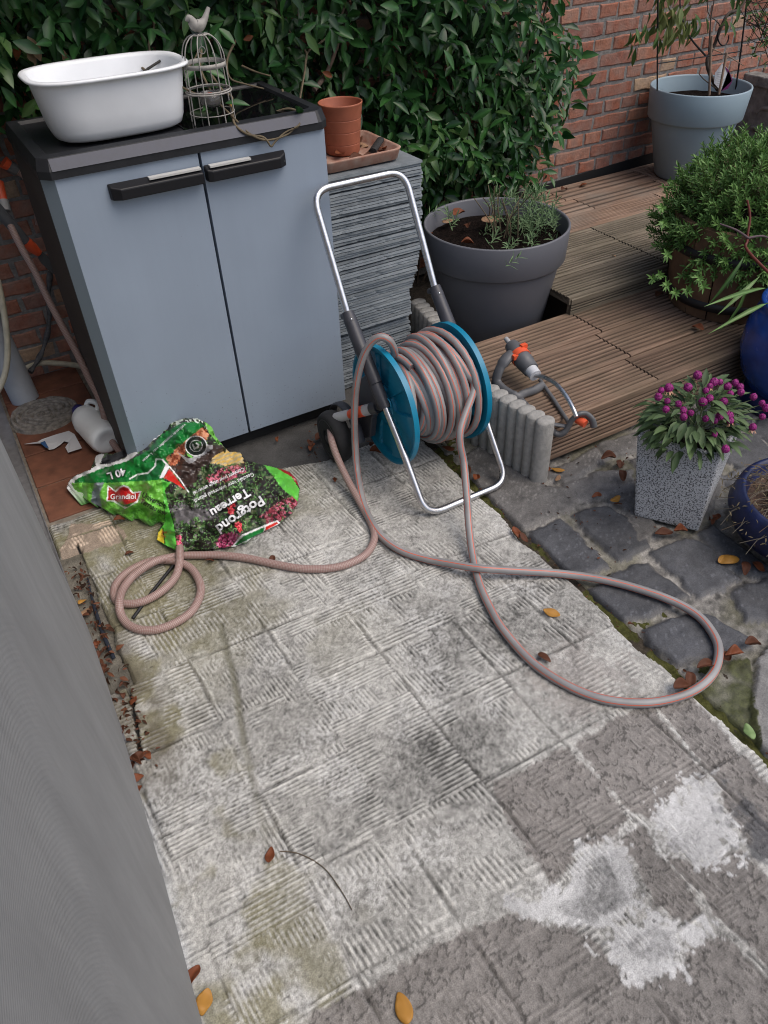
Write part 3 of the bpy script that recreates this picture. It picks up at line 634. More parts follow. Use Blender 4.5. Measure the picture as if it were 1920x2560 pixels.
# concrete log edging beside the step, two pieces
logm = mat('edging_concrete', (.25, .245, .23), .93, noise=(60, .3), bump=(150, .8, .003), col2=(.34, .33, .31))
def edging(label, y0, n_, x, hh, xe):
    mb = MB(); 
    for k in range(n_):
        y = y0+k*.0385; xx = x+(xe-x)*k/max(1, n_-1); r = .0245
        prof = [(r*.98, -.01), (r, .01), (r, hh*.5), (r*.995, hh-.006), (r*.93, hh-.001), (r*.5, hh+.0015), (.0005, hh+.0015)]
        mb.lathe(prof, (xx, y, 0), 20, sx=1.25)
    o = mb.build('log_edging', logm); return tag(o, label, 'edging', 'concrete log edging beside the deck')
edging('pale grey concrete log edging between hose reel and wooden step', 1.410, 8, 1.325, .218, 1.290)
edging('pale grey concrete log edging between the slate stack and the large grey pot', 2.03, 8, 1.395, .215, 1.44)
# ================================================================== OBJECTS
# ---- cabinet
cab_blue = mat('cabinet_grey_blue', (.275, .330, .405), .42, spec=.4, noise=(3, .05), bump=(350, .12, .0006))
n = cab_blue.node_tree.nodes; L = cab_blue.node_tree.links; pb = n['Principled BSDF']; src = pb.inputs['Base Color'].links[0].from_socket
tc = n.new('ShaderNodeTexCoord'); mp = n.new('ShaderNodeMapping'); mp.inputs['Scale'].default_value = (26, 26, 1.3); L.new(tc.outputs['Object'], mp.inputs['Vector'])
nz = n.new('ShaderNodeTexNoise'); nz.inputs['Scale'].default_value = 1; nz.inputs['Detail'].default_value = 6; nz.inputs['Roughness'].default_value = .7; L.new(mp.outputs[0], nz.inputs['Vector'])
mr = n.new('ShaderNodeMapRange'); mr.inputs['From Min'].default_value = .3; mr.inputs['From Max'].default_value = .75; mr.inputs['To Min'].default_value = 1.01; mr.inputs['To Max'].default_value = .965; L.new(nz.outputs['Fac'], mr.inputs['Value'])
vm = n.new('ShaderNodeVectorMath'); vm.operation = 'SCALE'; L.new(src, vm.inputs[0]); L.new(mr.outputs[0], vm.inputs['Scale'])
# splashes of dirt, thicker near the foot of the doors
vo = n.new('ShaderNodeTexNoise'); vo.inputs['Scale'].default_value = 130; vo.inputs['Detail'].default_value = 2; L.new(tc.outputs['Object'], vo.inputs['Vector'])
sp = n.new('ShaderNodeSeparateXYZ'); L.new(tc.outputs['Object'], sp.inputs[0])
m1 = n.new('ShaderNodeMapRange'); m1.inputs['From Min'].default_value = .02; m1.inputs['From Max'].default_value = .45; m1.inputs['To Min'].default_value = .645; m1.inputs['To Max'].default_value = .76; L.new(sp.outputs['Z'], m1.inputs['Value'])
gt = n.new('ShaderNodeMath'); gt.operation = 'GREATER_THAN'; L.new(vo.outputs['Fac'], gt.inputs[0]); L.new(m1.outputs[0], gt.inputs[1])
mf_ = n.new('ShaderNodeMath'); mf_.operation = 'MULTIPLY'; mf_.inputs[1].default_value = .55; L.new(gt.outputs[0], mf_.inputs[0])
mx = n.new('ShaderNodeMixRGB'); mx.inputs['Color2'].default_value = (.12, .11, .10, 1); L.new(mf_.outputs[0], mx.inputs['Fac']); L.new(vm.outputs[0], mx.inputs['Color1']); L.new(mx.outputs[0], pb.inputs['Base Color'])
cab_edge = mat('cabinet_bevel', (.21, .26, .30), .45, spec=.4)
cab_dark = mat('cabinet_anthracite', (.014, .015, .018), .5, spec=.4, noise=(30, .2), bump=(300, .2, .001))
cab_side = mat('cabinet_side', (.040, .034, .032), .7, noise=(12, .35), bump=(200, .4, .001))
cab_lidgrey = mat('lid_slate', (.062, .065, .085), .5, noise=(40, .15))
ivory = mat('ivory_strip', (.50, .50, .48), .6)
X0, X1, YF, YB, ZT = .231, 1.006, 2.074, 2.52, .980
cab = thing('storage_cabinet', 'grey blue two door plastic garden cabinet with black lid and handles', 'cabinet', ((X0+X1)/2, (YF+YB)/2, 0))
mb = MB(); mb.prism([(X0, YF+.045), (X0+.02, YF+.035), (X1-.02, YF+.035), (X1, YF+.045), (X1, YB), (X0, YB)], .045, .935); mb.build('body', cab_side, cab, bevel=.004)
mb = MB()
mb.prism([(X0+.03, YF+.04), (X1-.03, YF+.04), (X1-.03, YB-.02), (X0+.03, YB-.02)], -.008, .046); mb.build('plinth', mat('plinth_black', (.012, .012, .013), .7), cab)
XM = .6275
def door(xa, xb, left):
    mb = MB(); c = .028
    if left: poly = [(xa, YF+.034), (xa+.028, YF), (xb-.004, YF), (xb-.004, YF+.034)]
    else: poly = [(xa+.004, YF+.034), (xa+.004, YF), (xb-.013, YF), (xb, YF+.034)]
    n_ = len(poly); z0, z1 = .052, .932
    for i in range(n_):
        a, b_ = poly[i], poly[(i+1) % n_]
        mi = 1 if ((left and i == 0) or (not left and i == 2)) else 0
        mb.add([(a[0], a[1], z0), (b_[0], b_[1], z0), (b_[0], b_[1], z1), (a[0], a[1], z1)], [(0, 1, 2, 3)], mi)
    mb.add([(p[0], p[1], z1) for p in poly], [list(range(n_))], 2); mb.add([(p[0], p[1], z0) for p in poly], [list(range(n_))[::-1]], 0)
    return mb.build('door', [cab_blue, cab_edge, ivory], cab)
def handle(parent, x0, x1, chL, chR):
    z0, z1, d = .862, .889, .028
    mb = MB(); y = YF
    P = [(x0, y)]
    if chL: P = [(x0, y), (x0+.004, y-d*.55), (x0+.026, y-d)]
    else: P = [(x0, y), (x0+.002, y-d*.8), (x0+.016, y-d)]
    Q = [(x1-.024, y-d), (x1-.003, y-d*.5), (x1, y)] if chR else [(x1, y-d), (x1, y)]
    poly = P+Q
    n_ = len(poly); zt = z1
    # sloping top edge: front face lower than the back
    vs = [(a, b_, z0) for a, b_ in poly]+[(a, b_, zt+.012*(1-(y-b_)/d)) for a, b_ in poly]
    mb.add(vs, [list(range(n_))[::-1], [n_+i for i in range(n_)]]+[(i, (i+1) % n_, n_+(i+1) % n_, n_+i) for i in range(n_)])
    h_ = mb.build('handle', mat('handle_black', (.009, .009, .011), .42, spec=.35), parent, bevel=.003)
    return h_, z1
dl = door(X0, XM, True); dr = door(XM, X1, False)
ha, z1 = handle(dl, .377, .6225, True, False)
hb, z1 = handle(dr, .632, .866, False, True)
mb = MB(); mb.box((.550, YF-.014, .8990), (.138, .018, .005)); mb.build('label_strip', ivory, ha)
mb = MB(); mb.box((.702, YF-.014, .8990), (.115, .018, .005)); mb.build('label_strip', ivory, hb)
mb = MB(); R = Matrix.Rotation(math.radians(-90), 3, 'X'); mb.lathe([(.0001, 0), (.005, 0), (.005, .002), (.0001, .002)], (.853, YF-.018, .875), 10, M3=R); mb.build('screw', mat('steel_dot', (.35, .35, .33), .4, metal=.8), hb)
mb = MB()
# lid: a collar, a sloped fascia and a tray sunk into the top
def ringq(a, b_, za, zb, mi=0):
    mb.add([(p[0], p[1], za) for p in a]+[(p[0], p[1], zb) for p in b_], [(i, (i+1) % len(a), len(a)+(i+1) % len(a), len(a)+i) for i in range(len(a))], mi)
def rect(x0, x1, y0, y1, c): return [(x0, y0+c), (x0+c, y0), (x1-c, y0), (x1, y0+c), (x1, y1), (x0, y1)]
A = rect(X0-.004, X1+.004, YF-.008, YB+.005, .026); B = rect(X0-.004, X1+.004, YF-.008, YB+.005, .026)
Cc = rect(X0+.004, X1-.002, YF+.006, YB-.002, .024); D = rect(X0+.030, X1-.03, YF+.034, YB-.03, .012); E_ = rect(X0+.036, X1-.036, YF+.042, YB-.036, .010)
ringq(A, A, .934, .953, 0); ringq(A, Cc, .953, .980, 0); ringq(Cc, D, .980, .982, 0); ringq(D, E_, .982, .974, 0)
mb.add([(p[0], p[1], .974) for p in E_], [list(range(6))], 0); mb.add([(p[0], p[1], .934) for p in A], [list(range(6))[::-1]], 0)
lid = mb.build('lid', cab_dark, cab, bevel=.0015)
mb = MB(); mb.add([(X0+.028, YF-.0105, .9535), (X1-.034, YF-.0105, .9535), (X1-.034, YF+.0035, .9785), (X0+.028, YF+.0035, .9785), (X0+.028, YF-.004, .953), (X1-.034, YF-.004, .953), (X1-.034, YF+.008, .976), (X0+.028, YF+.008, .976)], [(0, 1, 2, 3), (0, 4, 5, 1), (1, 5, 6, 2), (3, 2, 6, 7), (0, 3, 7, 4)]); mb.build('fascia', cab_lidgrey, lid)
mb = MB(); mb.add([(p[0], p[1], .9768) for p in rect(.62, X1-.037, YF+.044, YB-.037, .01)], [list(range(6))]); mb.build('standing_water', mat('black_water', (.004, .004, .005), .03, spec=.5), lid)

# ---- white basin on the lid
white_pl = mat('white_plastic', (.79, .81, .83), .35, spec=.45, noise=(9, .06), bump=(40, .05, .001))
def sup(cx, cy, ax, ay, z, e=3.2, n_=64):
    out = []
    for k in range(n_):
        a = 2*math.pi*k/n_; ca, sa = math.cos(a), math.sin(a)
        out.append((cx+ax*abs(ca)**(2/e)*(1 if ca >= 0 else -1), cy+ay*abs(sa)**(2/e)*(1 if sa >= 0 else -1), z))
    return out
mb = MB(); cx, cy, zb = .475, 2.235, .9815
prof = [(.001, .001, .006), (.100, .050, .0), (.150, .088, .0), (.163, .100, .007), (.170, .108, .025), (.176, .115, .06), (.186, .127, .125), (.188, .129, .137), (.200, .141, .137), (.203, .144, .141), (.200, .141, .145), (.186, .127, .144), (.182, .123, .137), (.172, .111, .06), (.165, .103, .025), (.155, .092, .009), (.001, .001, .007)]
rings = []
for ax, ay, z in prof: rings += sup(cx, cy, ax, ay, zb+z)
n_ = 64; mb.add(rings, [(i*n_+k, i*n_+(k+1) % n_, (i+1)*n_+(k+1) % n_, (i+1)*n_+k) for i in range(len(prof)-1) for k in range(n_)], 0, None, True)
tag(mb.build('washing_basin', white_pl), 'white oval plastic washing basin standing on the black cabinet lid', 'basin')
mb = MB(); mb.tube([oy(285, 232, 2.17), oy(322, 207, 2.22), oy(370, 172, 2.28), oy(422, 138, 2.34)], .0034, 8); mb.ball(oy(285, 232, 2.17), (.012, .006, .003), 8)
tag(mb.build('thin_stick', mat('dark_stick', (.02, .018, .015), .7)), 'thin dark stick lying in the white basin over its rim', 'stick')

# ---- bird cage lantern
creamp = mat('cream_metal', (.30, .285, .26), .6, noise=(60, .2), bump=(90, .2, .001))
cxx, cyy, z0, rb = .712, 2.165, .978, .056
cage = thing('birdcage_lantern', 'cream wire birdcage candle holder with a bird on top', 'lantern', (cxx, cyy, z0))
for k in range(8):
    a = 2*math.pi*(k+.3)/8; P = []
    for t in (0, .25, .5, .62, .70): P.append((cxx+rb*(1.05-.12*t)*math.cos(a), cyy+rb*(1.05-.12*t)*math.sin(a), z0+.205*t))
    for t in (.2, .45, .7, .9, 1.0):
        rr = rb*.965*math.cos(t*math.pi/2*.86); P.append((cxx+rr*math.cos(a), cyy+rr*math.sin(a), z0+.1435+.056*math.sin(t*math.pi/2)))
    mb = MB(); mb.tube(spline(P, 5), .00165, 7); mb.build('cage_bar', creamp, cage)
def hoop(z, r, tr): return [(cxx+r*math.cos(2*math.pi*k/40), cyy+r*math.sin(2*math.pi*k/40), z) for k in range(41)]
mb = MB(); mb.tube(hoop(z0+.022, rb*1.04, 0), .0013, 6); mb.build('lower_ring', creamp, cage)
for zz in (.072, .076): 
    mb = MB(); mb.tube(hoop(z0+zz, rb*(1.06 if zz < .075 else 1.0), 0), .0020, 7); mb.build('candle_ring', creamp, cage)
mb = MB(); mb.lathe([(rb*.98, .128), (rb*.985, .128), (rb*.97, .139), (rb*.965, .139), (rb*.98, .128)], (cxx, cyy, z0), 40); mb.build('band', creamp, cage)
mb = MB(); mb.lathe([(.0001, .197), (.020, .197), (.021, .199), (.0001, .2)], (cxx, cyy, z0), 24); mb.build('top_plate', creamp, cage)
mb = MB(); mb.tube([(cxx, cyy, z0+.197), (cxx, cyy, z0+.172)], .0012, 6); mb.tube([(cxx+.008*math.sin(2*math.pi*k/16), cyy, z0+.164+.008*math.cos(2*math.pi*k/16)) for k in range(17)], .0012, 6); mb.build('hook', creamp, cage)
mb = MB(); mb.lathe([(.0001, .036), (.024, .036), (.027, .042), (.028, .068), (.0265, .068), (.025, .044), (.0001, .041)], (cxx, cyy, z0), 28); mb.build('glass_cup', mat('dirty_glass', (.62, .60, .58), .12, spec=.5, trans=.9), cage)
mb = MB(); mb.ball((cxx, cyy, z0+.055), (.0215, .0215, .0125), 16); mb.build('wax', mat('red_wax', (.42, .10, .06), .6, noise=(120, .5), bump=(130, 1., .004)), cage)
# bird: one body from tail to head
mb = MB(); bz = z0+.200
mb.tube(spline([(cxx+.036, cyy+.004, bz+.052), (cxx+.028, cyy+.003, bz+.040), (cxx+.018, cyy+.002, bz+.026), (cxx+.004, cyy, bz+.018), (cxx-.008, cyy, bz+.019), (cxx-.016, cyy-.001, bz+.030), (cxx-.022, cyy-.001, bz+.034), (cxx-.031, cyy-.002, bz+.031)], 4),
        list(np.interp(np.arange(29)/4, [0, 1, 2, 3, 4, 5, 6, 7], [.0045, .006, .0085, .0145, .014, .0105, .009, .0012])), 14)
mb.tube([(cxx, cyy, bz-.001), (cxx+.002, cyy, bz+.012)], .0028, 8); mb.build('bird', creamp, cage)

# ---- roof slates in a stack, every slate a thing
sl_m = mat('slate', (.17, .195, .215), .6, spec=.45, noise=(18, .35), bump=(70, .35, .001), col2=(.25, .28, .30))
sl_d = mat('slate_dark', (.12, .138, .152), .62, spec=.45, noise=(16, .4), bump=(70, .4, .001), col2=(.21, .235, .25))
def slate_mesh(seed):
    r = random.Random(seed); mb = MB(); W, D, T = .350, .30, .0080
    P = []
    nE = 26
    for i in range(nE+1): P.append((-W/2+W*i/nE, -D/2+(r.uniform(-.0004, .0004) if r.random() < .9 else r.uniform(.0, .004))))
    P += [(W/2, -D/2+.05), (W/2+r.uniform(-.003, 0), 0), (W/2, D/2), (-W/2, D/2)]
    n_ = len(P); dz = [r.uniform(-.00025, .00025) for _ in P]
    vs = [(a, b_, .0004+d*.3) for (a, b_), d in zip(P, dz)]+[(a, b_+(.0015 if i <= nE else 0), T*.93+d) for i, ((a, b_), d) in enumerate(zip(P, dz))]
    mb.add(vs, [list(range(n_))[::-1], [n_+i for i in range(n_)]]+[(i, (i+1) % n_, n_+(i+1) % n_, n_+i) for i in range(n_)])
    return mb
protos = [slate_mesh(s_).build('roof_slate', sl_m if s_ % 3 else sl_d, origin=(0, 0, 0)) for s_ in range(6)]
rnd = random.Random(5); z = -.006; k = 0
while z < .752:
    p_ = protos[k % 6]
    o = p_ if k < 6 else p_.copy()
    if k >= 6: C.objects.link(o)
    t = z/.75
    xr = np.interp(t, [0, .25, .42, .46, .62, 1], [1.372, 1.350, 1.345, 1.362, 1.392, 1.397])
    tilt = (-.020 if t > .7 else (.0 if t > .45 else .012))+rnd.uniform(-.003, .003)
    o.location = (xr-.175+rnd.uniform(-.004, .004), 2.352+rnd.uniform(-.004, .004)+(.02 if t < .3 else 0), z); o.rotation_euler = (rnd.uniform(-.004, .004), -tilt*.5, rnd.uniform(-.012, .012)+(math.pi if k % 5 == 0 and k % 2 else 0))
    if o.rotation_euler.z > 1: o.rotation_euler.z = rnd.uniform(-.015, .015)
    tag(o, 'thin grey roof slate in the tall stack between cabinet and grey pot', 'slate', 'roof slates in the tall stack'); k += 1
    z += rnd.uniform(.0086, .0106) if rnd.random() > .1 else .0135
STZ = z+.001
# ---- terracotta tray and ribbed pot
tc_m = mat('terracotta_pot', (.34, .105, .055), .6, noise=(25, .15), bump=(80, .15, .001))
tc_old = mat('terracotta_weathered', (.30, .13, .085), .85, noise=(30, .3), bump=(60, .6, .002), col2=(.40, .28, .22))
mb = MB(); tcx, tcy = 1.195, 2.365
def rr_(hx, hy, c, z, n_=6):
    o_ = []
    for sx, sy, a0 in ((1, 1, 0), (-1, 1, 90), (-1, -1, 180), (1, -1, 270)):
        for k in range(n_+1):
            a = math.radians(a0+90*k/n_); o_.append((tcx+sx*(hx-c)+c*math.cos(a), tcy+sy*(hy-c)+c*math.sin(a), z))
    return o_
rings = []; pr = [(.128, .118, .03, 0), (.142, .132, .035, .004), (.150, .140, .04, .032), (.152, .142, .04, .036), (.147, .137, .04, .038), (.140, .130, .036, .034), (.132, .122, .032, .010), (.02, .02, .01, .009)]
for hx, hy, c, z_ in pr: rings += rr_(hx, hy, c, STZ+z_)
n_ = 28; mb.add(rings, [(i*n_+k, i*n_+(k+1) % n_, (i+1)*n_+(k+1) % n_, (i+1)*n_+k) for i in range(len(pr)-1) for k in range(n_)], 0, None, True)
mb.add(rings[:n_], [list(range(n_))[::-1]]); mb.add(rings[-n_:], [list(range(n_))])
tag(mb.build('terracotta_tray', tc_old), 'square weathered terracotta tray full of dead leaves on the slate stack', 'tray')
pz = STZ+.012; ptx, pty = 1.205, 2.385; mb = MB()
pr = [(.0005, 0), (.052, 0), (.0545, .003), (.0550, .004), (.0568, .0290), (.0571, .0303), (.0562, .0313), (.0562, .0320), (.0574, .0330), (.0576, .0343), (.0606, .0660), (.0609, .0673), (.0600, .0683), (.0600, .0690), (.0611, .0700), (.0614, .0713), (.0643, .1020), (.0646, .1033), (.0637, .1043), (.0637, .1050), (.0648, .1060), (.0651, .1073), (.0700, .143), (.0712, .146), (.0712, .149), (.0680, .150), (.0660, .146), (.052, .012), (.0005, .010)]
mb.lathe(pr, (ptx, pty, pz), 56); tag(mb.build('terracotta_pot', tc_m), 'empty ribbed orange terracotta flower pot standing in the tray', 'pot')
mb = MB(); mb.tube([(1.255, 2.275, STZ+.03), (1.325, 2.345, STZ+.038)], .013, 10, flat=.7); tag(mb.build('bark_piece', mat('bark_black', (.018, .017, .016), .7, bump=(70, 1., .006))), 'black bark piece in the terracotta tray beside the pot', 'bark')

# ---- round tapered planters with a deep collar
def tapered_pot(name, label, c, rt, rbot, zb, zt, collar, m, soil_z):
    x, y = c; t = thing(name, label, 'plant pot', (x, y, zb)); mb = MB(); H_ = zt-zb
    rc = rt-(rt-rbot)*collar/H_*.55
    zc = zt-collar; rin = rbot+(rc-rbot)*.98
    pr = [(.001, 0), (rbot-.012, 0), (rbot, .012), (rin-.006-.008, zc-zb-.01), (rin-.012, zc-zb-.002), (rc, zc-zb), (rc+.004, zc-zb+.006), (rt-.002, H_-.004), (rt-.004, H_), (rt-.010, H_), (rt-.013, H_-.006), (rc-.012, zc-zb), (rbot-.01, .03), (.001, .03)]
    mb.lathe(pr, (x, y, zb), 72); mb.build('shell', m, t)
    n_ = 40; vs = [(x, y, soil_z)]; rr = rin-(rin-rbot)*max(0, (zc-soil_z))/(zc-zb)-.012 if soil_z < zc else rc-.011
    for q in range(1, 13):
        for k in range(n_):
            a = 2*math.pi*k/n_; r = rr*q/12; px, py = x+r*math.cos(a), y+r*math.sin(a)
            vs.append((px, py, soil_z+.028*(float(fbm(px, py, 22, 601, 4))-.5)*(1 if q < 12 else .3)))
    fs = [(0, 1+k, 1+(k+1) % n_) for k in range(n_)]+[(1+(q-1)*n_+k, 1+q*n_+k, 1+q*n_+(k+1) % n_, 1+(q-1)*n_+(k+1) % n_) for q in range(1, 12) for k in range(n_)]
    mb = MB(); mb.add(vs, fs); mb.build('soil', soil2, t)
    return t
soil2 = mat('potting_soil', (.009, .006, .005), .95, spec=.08, noise=(90, .6), bump=(110, 1., .012))
grey_pl = mat('anthracite_plastic', (.125, .128, .145), .48, spec=.4, noise=(6, .06), bump=(260, .12, .0008))
lb_pl = mat('light_blue_plastic', (.255, .335, .385), .45, spec=.4, noise=(5, .06), bump=(260, .12, .0008))
GPX, GPY = 1.757, 2.258
tapered_pot('grey_pot', 'large anthracite round plastic pot with lavender behind the hose reel', (GPX, GPY), .273, .185, -.03, .459, .125, grey_pl, .395)
LPX, LPY = 3.27, 2.722
tapered_pot('blue_grey_pot', 'light blue grey round plastic pot with trellis on the deck by the wall', (LPX, LPY), .231, .138, .236, .637, .135, lb_pl, .570)

# ---- terrazzo square planter
ter = mat('terrazzo', (.30, .31, .32), .75, bump=(120, .5, .002)); n = ter.node_tree.nodes; L = ter.node_tree.links
vo = n.new('ShaderNodeTexNoise'); vo.inputs['Scale'].default_value = 260; vo.inputs['Detail'].default_value = 2; tc = n.new('ShaderNodeTexCoord'); L.new(tc.outputs['Object'], vo.inputs['Vector'])
rp = n.new('ShaderNodeValToRGB'); e = rp.color_ramp.elements; e[0].position = .40; e[0].color = (.07, .071, .074, 1); e[1].position = .50; e[1].color = (.42, .43, .445, 1); L.new(vo.outputs['Fac'], rp.inputs['Fac']); L.new(rp.outputs[0], n['Principled BSDF'].inputs['Base Color'])
bt = [(1.443, 1.115), (1.546, .966), (1.694, 1.069), (1.591, 1.218)]; tp = [(1.440, 1.166), (1.562, .978), (1.738, 1.055), (1.582, 1.226)]
PZ = .258; mb = MB(); cT = (sum(p[0] for p in tp)/4, sum(p[1] for p in tp)/4)
sc_ = lambda P, f, z: [(cT[0]+(p[0]-cT[0])*f, cT[1]+(p[1]-cT[1])*f, z) for p in P]
rings = [(p[0], p[1], 0) for p in bt]+[(p[0], p[1], PZ) for p in tp]+sc_(tp, .84, PZ+.0005)+sc_(tp, .78, PZ-.05)
mb.add(rings, [(3, 2, 1, 0)]+[(i*4+k, i*4+(k+1) % 4, (i+1)*4+(k+1) % 4, (i+1)*4+k) for i in range(3) for k in range(4)])
tz = thing('terrazzo_planter', 'square speckled grey planter with purple flowers on the cobbles', 'planter', (cT[0], cT[1], 0))
mb.build('planter_box', ter, tz, bevel=.006); mb = MB(); mb.add(sc_(tp, .80, PZ-.03), [(0, 1, 2, 3)]); mb.build('soil', soil2, tz)

# ---- blue glazed pots at the right
glz = mat('cobalt_glaze', (.012, .055, .27), .22, spec=.55, noise=(16, .35), coat=.25)
glz2 = mat('dark_blue_glaze', (.006, .012, .06), .45, spec=.5, noise=(22, .5), bump=(60, .3, .002))
BX, BY = 2.315, 1.296
bp = thing('blue_glazed_pot', 'tall round cobalt blue glazed pot in front of the barrel', 'plant pot', (BX, BY, 0)); mb = MB()
mb.lathe([(.001, .05), (.10, .05), (.125, .055), (.165, .12), (.185, .20), (.183, .27), (.165, .33), (.155, .345), (.162, .36), (.160, .368), (.148, .366), (.142, .345), (.13, .30), (.001, .30)], (BX, BY, 0), 60); mb.build('shell', glz, bp)
mb = MB(); mb.lathe([(.001, -.01), (.135, -.01), (.14, 0), (.13, .05), (.001, .052)], (BX, BY, 0), 40); mb.build('saucer', glz2, bp)
mb = MB(); mb.lathe([(.001, .315), (.132, .31)], (BX, BY, 0), 30); mb.build('soil', soil2, bp)
OX, OY = 1.765, .790
bo = thing('blue_bowl', 'low dark blue glazed bowl with dead plant at the right edge', 'bowl', (OX, OY, 0)); mb = MB()
mb.lathe([(a*1.17, b_*1.12) for a, b_ in [(.001, 0), (.11, 0), (.13, .006), (.172, .045), (.188, .085), (.178, .125), (.168, .135), (.160, .135), (.155, .12), (.145, .09), (.001, .088)]], (OX, OY, 0), 60); mb.build('shell', glz2, bo)
mb = MB(); n_ = 30; mb.lathe([(.001, .126), (.09, .126), (.177, .113)], (OX, OY, 0), 40); mb.build('soil', mat('dry_soil', (.09, .055, .038), .95, noise=(60, .5), bump=(90, 1., .012)), bo)
mb = MB(); P = [(OX+.100*math.cos(a)-.01, OY+.100*math.sin(a), .142+.006*math.sin(3*a)) for a in [2*math.pi*k/60 for k in range(18, 72)]]
mb.tube(P, [.017+.004*math.sin(k*1.1) for k in range(len(P))], 10); tag(mb.build('terracotta_ring', mat('ring_terracotta', (.24, .085, .045), .8, noise=(50, .35), bump=(70, .8, .004))), 'curved terracotta coloured ring lying on the soil of the dark blue bowl', 'ring')

# ---- wooden half barrel on the step
BRX, BRY, BRZ = 2.47, 1.735, .167
oak = mat('barrel_oak', (.15, .085, .048), .7, noise=(14, .35), bump=(40, .5, .003)); iron = mat('hoop_iron', (.022, .02, .02), .6)
ba = thing('half_barrel', 'wooden half barrel with dark iron hoops holding a bushy green plant', 'barrel', (BRX, BRY, BRZ))
mb = MB(); NS = 16
rp_ = [(.205, 0), (.225, .10), (.238, .20), (.246, .33)]
for k in range(NS):
    a0, a1 = 2*math.pi*(k+.02)/NS, 2*math.pi*(k+.98)/NS; vs = []; dr_ = (k % 3)*.0015
    for (r, z_) in rp_:
        for a in (a0, (a0+a1)/2, a1): vs.append((BRX+(r+dr_)*math.cos(a), BRY+(r+dr_)*math.sin(a), BRZ+z_))
    for (r, z_) in [(rp_[-1][0]-.022, .33), (.2, .1)]:
        for a in (a0, (a0+a1)/2, a1): vs.append((BRX+r*math.cos(a), BRY+r*math.sin(a), BRZ+z_))
    mb.add(vs, [(i*3+j, i*3+j+1, (i+1)*3+j+1, (i+1)*3+j) for i in range(5) for j in range(2)])
mb.build('staves', oak, ba)
for z_, r in ((.055, .2185), (.235, .2435)):
    mb = MB(); mb.lathe([(r-.004, -.016), (r+.003, -.016), (r+.0055, .016), (r-.003, .016)], (BRX, BRY, BRZ+z_), 60); mb.build('hoop', iron, ba)
mb = MB(); mb.lathe([(.001, .29), (.222, .28)], (BRX, BRY, BRZ), 30); mb.build('soil', soil2, ba)

# ---- hose reel trolley
steel = mat('brushed_steel', (.62, .62, .63), .28, metal=1., noise=(60, .08))
blk = mat('anthracite_reel_plastic', (.040, .041, .050), .45, noise=(20, .15), bump=(200, .15, .0008))
teal = mat('teal_plastic', (.003, .185, .31), .36, spec=.45, noise=(8, .08))
tyre = mat('wheel_rubber', (.018, .018, .019), .8, noise=(60, .35), bump=(90, .5, .002))
orange = mat('orange_plastic', (.72, .10, .035), .42); lgrey = mat('light_grey_plastic', (.36, .36, .365), .5, noise=(30, .08))
XL, XR, RY, RZ = .917, 1.222, 1.71, .24
rl = thing('hose_reel_trolley', 'hose reel trolley with steel handle, teal drum and black wheels', 'hose reel', ((XL+XR)/2, RY, 0))
def fillet(P, r, n_=8):
    P = [Vector(p) for p in P]; out = [P[0]]
    for i in range(1, len(P)-1):
        a = (P[i-1]-P[i]).normalized(); b_ = (P[i+1]-P[i]).normalized()
        for k in range(n_+1):
            t = k/n_; q0, q1 = P[i]+a*r, P[i]+b_*r
            out.append((1-t)**2*q0+2*t*(1-t)*P[i]+t*t*q1)
    out.append(P[-1]); return out
tr = .0105
mb = MB(); mb.tube(fillet([(XL, 1.845, .470), (XL, 2.028, .792), (XR, 2.028, .792), (XR, 1.845, .470)], .058), tr, 16); mb.build('handle_tube', steel, rl)
mb = MB(); mb.tube(fillet([(XL, 1.665, .292), (XL+.002, 1.575, .19), (XL+.004, 1.432, .012), (XR-.004, 1.432, .012), (XR-.002, 1.575, .19), (XR, 1.665, .292)], .058), tr, 16); mb.build('foot_tube', steel, rl)
